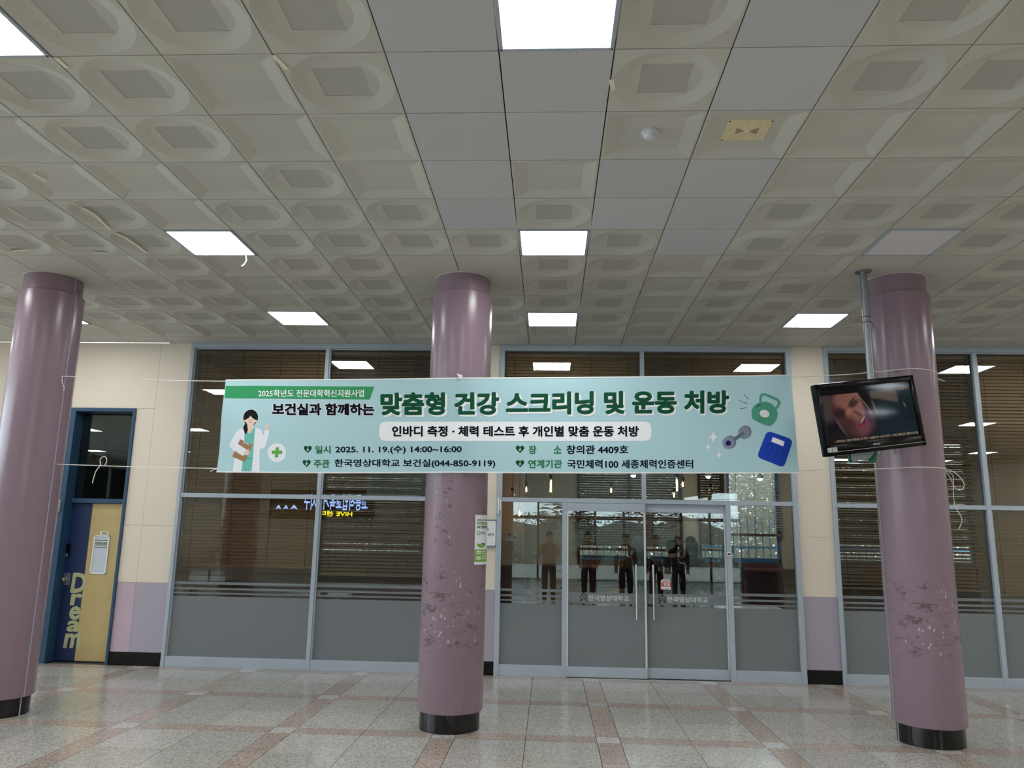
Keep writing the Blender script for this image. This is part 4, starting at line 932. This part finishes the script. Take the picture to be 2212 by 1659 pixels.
for i, ((a, b), (zb, tilt, vis)) in enumerate(zip(wins, bl)):
    e = empty('venetian_blind', ((a+b)/2, IY-.06, 0), 0, ('dark blind at the far left of the cafe, hidden behind the left window', 'dark blind on the cafe side window seen through the left sliding door', 'dark blind on the cafe window seen through the right sliding door', 'open blind glowing with daylight behind the right fixed pane', 'dark blind far right in the cafe, behind the right column')[i], 'blind', 'blinds on the far side of the cafe')
    hw = (b-a)/2; mb = MB(); n = int((HEAD-zb)/.048)
    for k in range(n):
        z = HEAD-.048*k; dy, dz = .026*math.cos(tilt), .026*math.sin(tilt); mb.box(-hw, hw, -.001, .001, z-.001, z+.001) if False else mb.quad([(-hw, -dy, z-dz), (hw, -dy, z-dz), (hw, dy, z+dz), (-hw, dy, z+dz)])
    so = mb.build('slat_field', BBL if vis < 2 else mat('daylit_blind', (196, 198, 200), .5), e); so['kind'] = 'stuff'  # slats of the open blind coloured pale to stand in for daylight on them
    MB().box(-hw, hw, -.03, .03, zb-.05, zb, 0, .003).build('bottom_rail', BBL, e)
    for k in range(3): xx = -hw+.15+(2*hw-.3)*k/2; MB().tube([(xx, -.035, HEAD), (xx, -.035, zb)], .004, 5).build('cord', mat('dark_cord', (52, 40, 28), .8), e)
# window counter and inner cream pier with wainscot and notice
ct = empty('window_counter', (2.5, IY-.25, 0), 0, 'long brown wooden counter under the cafe windows', 'counter')
MB().box(-3.0, 3.4, -.22, .24, 1.10, 1.15, 0, .006).build('worktop', mat('counter_wood', (112, 66, 44), .35, noise=(4, .1)), ct)
for x in (-2.9, -.9, 1.2, 3.3): MB().box(x-.03, x+.03, -.15, .2, 0, 1.10).build('leg', WAIN, ct)
pr = empty('wall_pier', (0, 0, 0), 0, 'cream pier with brown wainscot just inside the shopfront, left of the doors', 'wall', kind='structure')
px0 = -1.2; px1 = at(1130, 1150, 12.6).x
MB().box(px0, px1, 12.6, 13.0, 1.22, 4.12).build('upper_part', CWALL, pr); MB().box(px0, px1+.01, 12.58, 13.0, 0, 1.22).build('wainscot', WAIN, pr)
def paper(Y, x0, x1, z0, z1, label, icon):
    e = empty('notice_paper', ((x0+x1)/2, Y-.003, (z0+z1)/2), 0, label, 'notice'); w_, h_ = (x1-x0)/2, (z1-z0)/2
    MB().box(-w_, w_, -.001, .001, -h_, h_).build('sheet', PAPER, e)
    mb = MB()
    for k in range(4): mb.box(-w_*.8, w_*(.2+.15*(k % 2)), -.002, -.001, h_*(.7-.3*k)-.004, h_*(.7-.3*k)+.004)
    for k in range(20):
        a0, a1 = 2*math.pi*k/20, 2*math.pi*(k+1)/20; r0, r1 = h_*.3, h_*.42; cx_, cz_ = w_*.5, -h_*.3
        mb.quad([(cx_+r0*math.cos(a0), -.002, cz_+r0*math.sin(a0)), (cx_+r0*math.cos(a1), -.002, cz_+r0*math.sin(a1)), (cx_+r1*math.cos(a1), -.002, cz_+r1*math.sin(a1)), (cx_+r1*math.cos(a0), -.002, cz_+r1*math.sin(a0))])
    mb.box(cx_-.004, cx_+.004, -.002, -.001, cz_-h_*.2, cz_+h_*.2); mb.build('print', INK, e)
a = at(1092, 1168, 12.57); b = at(1118.5, 1149, 12.57); paper(12.575, a.x, b.x, a.z, b.z, 'white notice with a round symbol on the cream pier inside the shopfront', 1)
# furniture
OAK = mat('pale_chair_wood', (178, 142, 96), .4); MET = mat('dark_chair_metal', (44, 42, 42), .4, metal=.5)
def cafe_chair(loc, rz, label):
    e = empty('cafe_chair', loc, rz, label, 'chair', 'wooden cafe chairs')
    MB().box(-.2, .2, -.2, .2, .44, .465, 0, .008).build('seat', OAK, e)
    MB().prism([(-.19, .66), (.19, .66), (.185, .84), (.15, .86), (-.15, .86), (-.185, .84)], .185, .203).build('backrest', OAK, e)
    for sx in (-1, 1):
        MB().tube([(sx*.18, -.17, .44), (sx*.19, -.2, 0)], .011).build('leg', MET, e)
        MB().tube([(sx*.17, .195, .84), (sx*.18, .18, .44), (sx*.19, .22, 0)], .011).build('leg', MET, e)
    return e
def cafe_table(loc, w, d, label):
    e = empty('cafe_table', loc, 0, label, 'table', 'cafe tables')
    MB().box(-w/2, w/2, -d/2, d/2, .71, .74, 0, .006).build('tabletop', mat('pale_table_top', (206, 196, 178), .35), e)
    MB().tube([(0, 0, .02), (0, 0, .71)], .03, 12).build('leg', MET, e); MB().box(-.22, .22, -.22, .22, 0, .02, 0, .006).build('foot', MET, e)
cafe_table((.35, 12.9, 0), 1.0, .65, 'cafe table behind the left fixed pane beside the doors')
cafe_table((2.85, 11.6, 0), .9, .65, 'cafe table behind the right fixed pane beside the doors')
cafe_table((-3.6, 12.2, 0), 1.0, .65, 'cafe table behind the left window')
for loc, rz, lb in (((.05, 12.3, 0), 3.3, 'wooden cafe chair on the near side of the table left of the doors'), ((.75, 12.35, 0), 3.0, 'wooden cafe chair near the left door leaf, right of its table'), ((.4, 13.5, 0), .1, 'wooden cafe chair on the far side of the table left of the doors'),
                    ((1.15, 13.3, 0), 2.9, 'wooden cafe chair standing alone behind the left sliding door'), ((2.9, 12.25, 0), .1, 'wooden cafe chair beyond the table right of the doors'), ((-3.6, 12.85, 0), .1, 'wooden cafe chair behind the left window')):
    cafe_chair(loc, rz, lb)
# shelf along the left window with paper bundles
sh = empty('window_shelf', (-2.95, WY+.42, 0), 0, 'long grey shelf inside the left window below the blinds', 'shelf')
MB().box(-1.85, 1.75, -.16, .2, .985, 1.02, 0, .004).build('board', mat('grey_shelf', (122, 112, 104), .5), sh); MB().box(-1.85, 1.75, -.15, -.13, .93, .985).build('edge', WAIN, sh)
for x in (-1.75, 0, 1.65): MB().box(x-.02, x+.02, -.1, .1, 0, .985).build('support', MET, sh)
for k, (w_, h_, z, lb, cl_) in enumerate(((.50, .075, 1.022, 'lower of two white paper bundles on the shelf inside the left window', (214, 212, 206)), (.48, .07, 1.098, 'upper of two white paper bundles, wrapped in shiny film, inside the left window', (198, 192, 196)))):
    e = empty('paper_bundle', (-4.48, WY+.40, z), 0, lb, 'paper bundle', 'paper bundles on the window shelf')
    MB().box(-w_/2, w_/2, -.13, .13, 0, h_, 0, .014).build('stack', mat('bundle_%d' % k, cl_, .35), e); MB().box(.02, .05, -.132, .132, -.001, h_+.001).build('strap', mat('bundle_strap', (120, 110, 112), .4), e)
# pendant bulbs
FIL = emat('bulb_filament', (255, 190, 96), 40); BG = glass_mat('bulb_glass', (.95, .9, .8), 1); CAPM = mat('bulb_cap', (30, 26, 22), .5)
def bulb(px, py, Y, lit, long, label):
    q = at(px, py, Y); e = empty('pendant_bulb', q, 0, label, 'pendant lamp', 'bare pendant bulbs in the cafe')
    MB().tube([(0, 0, .1), (0, 0, 4.12-q.z)], .004, 6).build('flex', CAPM, e)
    MB().lathe([(.018, .06), (.022, .07), (.022, .11), (.01, .12)], 0, 0, 14).build('lamp_holder', CAPM, e, True)
    pr_ = [(.012, .06), (.022, .04), (.022, -.16), (.008, -.175)] if long else [(.012, .06), (.03, .03), (.04, -.01), (.034, -.04), (.012, -.055)]
    MB().lathe(pr_, 0, 0, 16).build('bulb', BG, e, True)
    if lit: MB().lathe([(.004, .035), (.011, .02), (.011, -.13 if long else -.02), (.004, -.14 if long else -.03)], 0, 0, 8).build('filament', FIL, e)
for a in ((1137, 1058, 11.6, 1, 0, 'lit round pendant bulb at the left above the fixed pane'), (1190, 1042, 11.3, 1, 1, 'long lit tube-shaped pendant bulb above the left sliding door'), (1122, 1110, 12.1, 1, 0, 'low lit pendant bulb in front of the cream pier'),
          (1320, 1060, 12.0, 1, 0, 'lit pendant bulb above the middle of the left sliding door'), (1462, 1040, 11.4, 1, 1, 'long lit tube-shaped pendant bulb above the right sliding door'), (1475, 1047, 11.9, 1, 0, 'lit pendant bulb just right of the long bulb over the right door'),
          (1456, 1070, 12.4, 1, 0, 'small lit pendant bulb just below the long bulb over the right door'), (1107, 1070, 11.9, 0, 0, 'unlit pendant bulb at the far left above the fixed pane'), (1535, 1061, 12.2, 0, 0, 'unlit pendant bulb near the right window of the cafe')): bulb(*a)
SPOT = emat('spot_face', (235, 245, 255), 200)
for px, py, Y, lb in ((1368, 1027, 14.2, 'bright ceiling spot above the left sliding door'), (1530, 1029, 14.0, 'bright ceiling spot above the right sliding door'), (1642, 1034, 14.4, 'bright ceiling spot in front of the right cafe window'), (500, 700, 12.5, 'unseen ceiling spot added to light the cafe, behind the blinds of the left window'), (800, 700, 13, 'unseen ceiling spot added to light the cafe, behind the banner and the left window'), (1800, 800, 12.6, 'unseen ceiling spot added to light the cafe, behind the right column'), (1250, 900, 12.2, 'unseen ceiling spot added to light the cafe, behind the banner over the left door')):  # the hidden spots are extra lamps added to brighten the cafe
    q = at(px, py, Y); q.z = min(q.z, 4.0); e = empty('ceiling_spot', q, 0, lb, 'spot lamp', 'ceiling spots in the cafe')
    MB().lathe([(.05, .0), (.055, .06), (.02, .09)], 0, 0, 18).build('shade', WHITE, e, True); MB().lathe([(.012, -.035), (.03, -.026), (.042, -.006), (.044, .004)], 0, 0, 18).build('lamp', SPOT, e)
    MB().tube([(0, 0, .08), (0, 0, 4.12-q.z)], .008, 6).build('stem', WHITE, e)
# outside: ground, railing, hedge
og = MB().box(-14, 16, IY+.2, 26, -.1, 0).build('ground_outside', mat('outside_paving', (150, 148, 140), .8, noise=(2, .1))); tag(og, 'paved ground outside the cafe windows', 'ground', kind='structure')
rl = empty('railing', (3, IY+1.1, 0), 0, 'blue metal railing outside the cafe windows', 'railing')
for z in (.45, 1.50): MB().box(-8, 7, -.02, .02, z, z+.05).build('rail', BF, rl)
bar_me = MB().box(-.011, .011, -.011, .011, .2, 2.15).mesh('baluster', BF)
for k in range(100): link('baluster', bar_me, rl, (-8+.15*k, 0, 0))
def leaf_bank(name, x0, x1, y0, y1, h, n, cols, label, cat, size=.085):
    rnd = random.Random(3); mb = MB(); nx = 40
    for i in range(nx):
        a, b = x0+(x1-x0)*i/nx, x0+(x1-x0)*(i+1)/nx; ha, hb_ = h*(.86+.1*math.sin(a*1.7)+.06*math.sin(a*4.1)), h*(.86+.1*math.sin(b*1.7)+.06*math.sin(b*4.1))
        mb.quad([(a, y0, 0), (b, y0, 0), (b, y0+.3, hb_), (a, y0+.3, ha)], 0); mb.quad([(a, y0+.3, ha), (b, y0+.3, hb_), (b, y1, hb_*.9), (a, y1, ha*.9)], 0); mb.quad([(a, y1, 0), (a, y1, ha*.9), (b, y1, hb_*.9), (b, y1, 0)], 0)
    o = empty(name, ((x0+x1)/2, (y0+y1)/2, 0), 0, label, cat); off = Vector(o.location)
    mb.v = [tuple(Vector(v)-off) for v in mb.v]; mb.build('mass', cols[0], o)
    lf = MB()
    for k in range(n):
        x = rnd.uniform(x0, x1); z = rnd.uniform(0, h*1.02); y = y0-.15+rnd.uniform(-.15, .35) if y1 > y0 else y0+.15+rnd.uniform(-.35, .15)
        c = Vector((x, y, z))-off; a = Vector((rnd.uniform(-1, 1), rnd.uniform(-1, 1), rnd.uniform(-1, 1))).normalized(); b = a.cross(Vector((rnd.uniform(-1, 1), rnd.uniform(-1, 1), 1))).normalized(); s_ = size*rnd.uniform(.5, 1)
        lf.quad([c-a*s_, c+b*s_*.5, c+a*s_, c-b*s_*.5], rnd.randrange(len(cols)))
    fo = lf.build('foliage', cols, o); fo['kind'] = 'stuff'
LG = [mat('leaf_%d' % i, c, .6) for i, c in enumerate(((120, 116, 98), (176, 178, 160), (226, 226, 220), (178, 140, 112), (240, 240, 236)))]
HG = [mat('hill_leaf_%d' % i, c, .7) for i, c in enumerate(((100, 108, 100), (126, 134, 126), (152, 158, 150)))]
leaf_bank('hedge', -6, 13, 18.2, 19.6, 4.4, 26000, LG, 'tall leafy hedge outside the cafe windows', 'hedge', .05)

# ------------------------------------------------------------------ far side of the hall, behind the camera (seen in reflections)
rw = empty('wall_south', (0, HY0, 0), 0, 'glazed entrance wall of the hall, mirrored faintly in the shopfront', 'wall', kind='structure')
MB().box(HX0, HX1, -.1, .1, 3.5, CZ).build('lintel', WALLC, rw)
xs = [HX0, -9.0, -5.5, -2.2, 6.2, 13.5]
for a, b in ((HX0, -5.5), (-5.5, -1.6), (7.6, HX1)): MB().box(a, b, -.1, .1, 0, 3.5).build('panel', WALLC, rw)
k = -1.6
while k < 7.6: MB().box(k-.04, k+.04, -.06, .06, 0, 3.5).build('mullion', mat('brown_mullion', (88, 74, 64), .5), rw); k += 1.15
MB().box(-1.6, 7.6, -.05, .05, 2.35, 2.48).build('transom_bar', mat('brown_mullion', (88, 74, 64), .5), rw)
MB().box(-1.6, 7.6, -.01, .0, 0, 3.5).build('pane', GLASS, rw)
g2 = MB().box(-30, 30, -40, HY0-.1, -.1, 0).build('ground_forecourt', mat('outside_paving', (150, 148, 140), .8)); tag(g2, 'paved forecourt outside the hall entrance', 'ground', kind='structure')
leaf_bank('hillside', -22, 28, -28, -31, 3.0, 12000, HG, 'wooded hillside beyond the hall entrance', 'hillside', .12)
def pine(x, y, h, label):
    e = empty('pine_tree', (x, y, 0), 0, label, 'tree', 'pine trees beyond the entrance'); rnd = random.Random(int(x*10))
    MB().lathe([(.16, 0), (.10, h*.6), (.03, h)], 0, 0, 10).build('trunk', mat('pine_bark', (86, 66, 52), .9), e)
    lf = MB()
    for k in range(900):
        t = rnd.random(); z = h*(.35+.65*t); rr = (1-t)**.8*h*.28+.15; a = rnd.uniform(0, 6.28); r = rr*math.sqrt(rnd.random()); c = Vector((r*math.cos(a), r*math.sin(a), z+rnd.uniform(-.2, .2)))
        d = Vector((math.cos(a), math.sin(a), rnd.uniform(-.3, .4)))*.28; s_ = Vector((-math.sin(a), math.cos(a), .3))*.08; lf.quad([c-d, c+s_, c+d, c-s_], 0)
    fo = lf.build('needles', mat('pine_needles', (58, 70, 62), .7), e); fo['kind'] = 'stuff'
pine(.8, -19, 5.6, 'pine tree beyond the entrance mirrored behind the left fixed pane'); pine(5.0, -20, 6.2, 'pine tree beyond the entrance mirrored behind the right sliding door')
# lit wall sign of the HiVE centre, mirrored in the left window
sg = empty('lit_sign', (0, HY0+.13, 0), 0, 'glowing wall sign with blue and yellow lettering mirrored in the left window', 'sign')
def rfl(px, py): q = at(px, py, 2*WY-(HY0+.13)); return q.x, q.z
SB = emat('sign_blue_glow', (150, 178, 255), 9); SY = emat('sign_yellow_glow', (255, 232, 40), 9)
x0, z0 = rfl(655, 1101); x1, z1 = rfl(795, 1068)
mb = MB(); add_text(mb, '고등직업교육거점지구', lambda s, t: (x1+(x0-x1)*s, .012, z0+(z1-z0)*t), .02); mb.build('lettering', SB, sg)
x0, z0 = rfl(690, 1115); x1, z1 = rfl(761, 1104)
mb = MB(); add_text(mb, 'HiVE 센터', lambda s, t: (x1+(x0-x1)*s, .012, z0+(z1-z0)*t), .02); mb.build('lettering', SY, sg)
for (a, b, c_, d) in ((594, 608, 1090, 1100), (611, 623, 1090, 1100), (626, 643, 1090, 1100)):
    x0, z0 = rfl(a, d); x1, z1 = rfl(b, c_); mb = MB(); mb.prism([(x0, z0), ((x0+x1)/2, z0+.05), (x1, z0), ((x0+x1)/2, z1)], .008, .014); mb.build('sign_symbol', SB, sg)
xa, za = rfl(580, 1120); xb, zb = rfl(810, 1060)
MB().box(xa, xb, -.02, .004, za, zb, 0, .01).build('backing', mat('sign_backing', (60, 58, 60), .6), sg)

# ------------------------------------------------------------------ people
SKIN = mat('skin', (206, 160, 132), .5); HAIR = mat('black_hair', (16, 14, 14), .85, spec=.2)
def person(loc, rz, label, top, bottom, h=1.72, pose='stand', hair='short', extra=None):
    k = h/1.72; J = {}; E = []
    def j(n, p_, r): J[n] = (Vector(p_)*k, r*k)
    def e(*ns):
        for a, b in zip(ns, ns[1:]): E.append((a, b))
    sit = pose == 'sit'; hz = .74 if sit else .95
    fwd = .10 if pose in ('sit', 'lean') else 0
    j('pel', (0, 0, hz), .165); j('sp', (0, -fwd*.4, hz+.20), .17); j('ch', (0, -fwd, hz+.40), .185); j('nb', (0, -fwd*1.1, hz+.53), .125); j('nk', (0, -fwd*1.3, hz+.585), .072)
    j('hd', (0, -.015-fwd*1.6, hz+.665), .088); j('ht', (0, .0-fwd*1.6, hz+.735), .085); e('pel', 'sp', 'ch', 'nb', 'nk', 'hd', 'ht')
    for s_, n in ((-1, 'l'), (1, 'r')):
        j('sh'+n, (s_*.18, -fwd, hz+.44), .10); e('ch', 'sh'+n)
        if pose == 'photo': el, wr, hn = (s_*.24, -.16, hz+.24), (s_*.10, -.32, hz+.50), (s_*.06, -.36, hz+.57)
        elif pose in ('sit', 'lean'): el, wr, hn = (s_*.27, -.12-fwd, hz+.20), (s_*.16, -.34-fwd, hz+.18), (s_*.12, -.42-fwd, hz+.20)
        elif pose == 'pocket': el, wr, hn = (s_*.30, .05, hz+.20), (s_*.23, -.08, hz+.02), (s_*.20, -.13, hz-.04)
        else: el, wr, hn = (s_*.245, .02, hz+.19), (s_*.25, -.05, hz-.04), (s_*.25, -.07, hz-.12)
        j('el'+n, el, .072); j('wr'+n, wr, .05); j('hn'+n, hn, .038); e('sh'+n, 'el'+n, 'wr'+n, 'hn'+n)
        dv = (Vector(hn)-Vector(wr)).normalized(); sd_ = dv.cross(Vector((0, 1, .3))).normalized()
        for f in range(4):
            b0 = Vector(hn)+dv*.035+sd_*(.022*(f-1.5)); b1 = b0+dv*(.03 if f in (1, 2) else .024)+Vector((0, -.012, 0))
            j('f%d%s' % (f, n), b0, .010); j('g%d%s' % (f, n), b1, .008); e('hn'+n, 'f%d%s' % (f, n), 'g%d%s' % (f, n))
        t0 = Vector(hn)+sd_*.045; j('t0'+n, t0, .011); j('t1'+n, t0+dv*.03+sd_*.012, .009); e('hn'+n, 't0'+n, 't1'+n)
        j('hp'+n, (s_*.095, 0, hz-.06), .115); e('pel', 'hp'+n)
        if sit: kn_, an, to = (s_*.13, -.42, hz-.02), (s_*.13, -.40, hz-.44), (s_*.13, -.55, hz-.48)
        else: kn_, an, to = (s_*.105, -.015, .50), (s_*.11, .02, .085), (s_*.125, -.13, .035)
        j('kn'+n, kn_, .082); j('an'+n, an, .06); j('to'+n, to, .04); e('hp'+n, 'kn'+n, 'an'+n, 'to'+n)
    names = list(J); idx = {n: i for i, n in enumerate(names)}
    me = bpy.data.meshes.new('body'); me.from_pydata([J[n][0] for n in names], [(idx[a], idx[b]) for a, b in E], [])
    o = bpy.data.objects.new('body', me)
    sk = o.modifiers.new('skin', 'SKIN'); sk.use_smooth_shade = True; sk.branch_smoothing = .6
    for i, n in enumerate(names): me.skin_vertices[0].data[i].radius = (J[n][1], J[n][1]*(.82 if n in ('ch', 'sp', 'pel') else 1)); me.skin_vertices[0].data[i].use_root = (n == 'pel')
    o.modifiers.new('sub', 'SUBSURF').levels = 2; o.modifiers['sub'].render_levels = 2
    bme = evaluated(o)
    root = empty('person', loc, rz, label, 'person')
    for m_ in (top, bottom, SKIN, RUBBER): bme.materials.append(m_)
    hands = [J['hnl'][0], J['hnr'][0]]; wrs = [J['wrl'][0], J['wrr'][0]]; neck = (hz+.575)*k
    for p_ in bme.polygons:
        c = p_.center; p_.use_smooth = True
        if c.z > neck and abs(c.x) < .14*k: mi = 2
        elif any((c-hh).length < .115*k and (c-hh).length < (c-ww).length+.02 for hh, ww in zip(hands, wrs)): mi = 2
        elif sit and (c.y < -.52*k or c.z < (hz-.42)*k): mi = 3
        elif not sit and c.z < .10*k: mi = 3
        elif c.z < (hz-.02)*k or (sit and c.y < -.2*k and c.z < (hz+.1)*k): mi = 1
        else: mi = 0
        p_.material_index = mi
    link('body', bme, root)
    hc = Vector((0, -fwd*1.6*1+.012, hz+.715))*k; mb = MB(); prof = []
    def dome(cx, cy, cz, rx, ry, rz_, zmin, mb, mi=0, n=20, m_=10):
        b = len(mb.v)
        for a in range(m_+1):
            ph = math.pi/2-(math.pi/2-math.asin(max(-1, min(1, zmin))))*a/m_
            for q_ in range(n): th = 2*math.pi*q_/n; mb.v.append((cx+rx*math.cos(ph)*math.cos(th), cy+ry*math.cos(ph)*math.sin(th), cz+rz_*math.sin(ph)))
        for a in range(m_):
            for q_ in range(n): q2 = (q_+1) % n; mb.f.append((b+a*n+q_, b+(a+1)*n+q_, b+(a+1)*n+q2, b+a*n+q2)); mb.m.append(mi)
    dome(hc.x, hc.y+.012*k, hc.z+.02*k, .098*k, .108*k, .105*k, -.05, mb)
    dome(hc.x, hc.y+.035*k, hc.z, .096*k, .09*k, .115*k, -.75, mb)
    if hair == 'long': dome(hc.x, hc.y+.06*k, hc.z-.12*k, .115*k, .075*k, .24*k, -.9, mb)
    mb.build('hair', HAIR, root, True)
    f = MB(); fy = hc.y-.10*k
    for s_ in (-1, 1): f.lathe([(.004*k, hc.z-.052*k), (.010*k, hc.z-.046*k), (.004*k, hc.z-.040*k)], s_*.033*k, fy-.002, 8, 0)
    f.build('eyes', INK, root)
    MB().prism([(-.012*k, hc.z-.085*k), (.012*k, hc.z-.085*k), (.004*k, hc.z-.045*k), (-.004*k, hc.z-.045*k)], fy-.018*k, fy+.02*k).build('nose', SKIN, root)
    MB().box(-.022*k, .022*k, fy-.004*k, fy+.01*k, hc.z-.112*k, hc.z-.103*k).build('mouth', mat('lips', (150, 84, 76), .5), root)
    if hair == 'hood':
        hm = MB(); dome(hc.x, hc.y+.03*k, hc.z-.04*k, .13*k, .135*k, .16*k, -.97, hm); hm.build('hood', mat('pale_grey_hood', (150, 152, 156), .8), root, True)
    if extra: extra(root, k, hz)
    return root
BLK = mat('black_padded_jacket', (20, 21, 25), .45); NAVYC = mat('navy_trousers', (26, 30, 44), .7); DKB = mat('dark_brown_coat', (58, 40, 32), .7); OLV = mat('dark_green_jacket', (42, 48, 42), .7); DKT = mat('charcoal_trousers', (30, 30, 32), .7)
BRN = mat('brown_parka', (120, 86, 56), .7)
def bag(root, k, hz):
    b = MB().box(-.15, .15, .13, .28, hz+.08, hz+.50, 0, .04).build('backpack', mat('black_backpack', (16, 16, 18), .6), root, True)
    MB().box(-.11, .11, .275, .31, hz+.12, hz+.30, 0, .02).build('front_pocket', mat('black_backpack', (16, 16, 18), .6), b, True)
def cap_text(root, k, hz):
    mb = MB(); add_text(mb, 'K M', lambda s, t: (.09-.18*s, .175*k, (hz+.36+.06*t)*k), .02); mb.build('lettering', WHITE, root)
q = at(1376, 1200, 12.6); person((q.x, 12.6, 0), 2.7, 'person in a black jacket and grey hood standing behind the gap between the doors', BLK, DKT, 1.66, 'lean', 'hood')
q = at(1444, 1200, 11.7); person((q.x, 11.7, 0), 2.5, 'person in a black padded jacket with white letters behind the right sliding door', BLK, NAVYC, 1.60, 'lean', 'short', cap_text)
q = at(1492, 1200, 13.2); person((q.x, 13.2, 0), 3.3, 'person with long black hair and a brown coat behind the right sliding door', DKB, DKT, 1.66, 'stand', 'long')
q = at(1576, 1230, 14.4); person((q.x, 14.35, .02), math.pi, 'person in a dark jacket sitting with the back to us at the window counter', OLV, DKT, 1.74, 'sit', 'short')
stl = empty('bar_stool', (q.x, 14.35, 0), 0, 'wooden bar stool under the seated person at the window counter', 'stool')
MB().lathe([(.17, .545), (.18, .56), (.18, .58), (.16, .59)], 0, 0, 24).build('seat', OAK, stl, True)
for s_ in (-1, 1):
    for t_ in (-1, 1): MB().tube([(s_*.11, t_*.11, .55), (s_*.17, t_*.17, 0)], .011).build('leg', MET, stl)
MB().tube([(.15*math.cos(a*.5236), .15*math.sin(a*.5236), .25) for a in range(13)], .008).build('foot_ring', MET, stl)
for x, y, lb, c_, ps, hg in ((.0, -.62, 'person holding up a phone, mirrored behind the left fixed pane', BRN, 'photo', 1.74), (1.02, -.75, 'person in a parka mirrored in the left sliding door', BRN, 'pocket', 1.76), (1.98, -.7, 'person in a parka mirrored beside the pull handle of the left door', BRN, 'stand', 1.72),
                    (2.78, -.8, 'left one of two people mirrored close together in the right sliding door', DKB, 'stand', 1.70), (3.40, -1.1, 'right one of two people mirrored close together in the right sliding door', DKB, 'stand', 1.68)):
    person((x, y, 0), math.pi, lb, c_, DKT, hg, ps)
bpy.data.scenes.remove(SCRATCH)
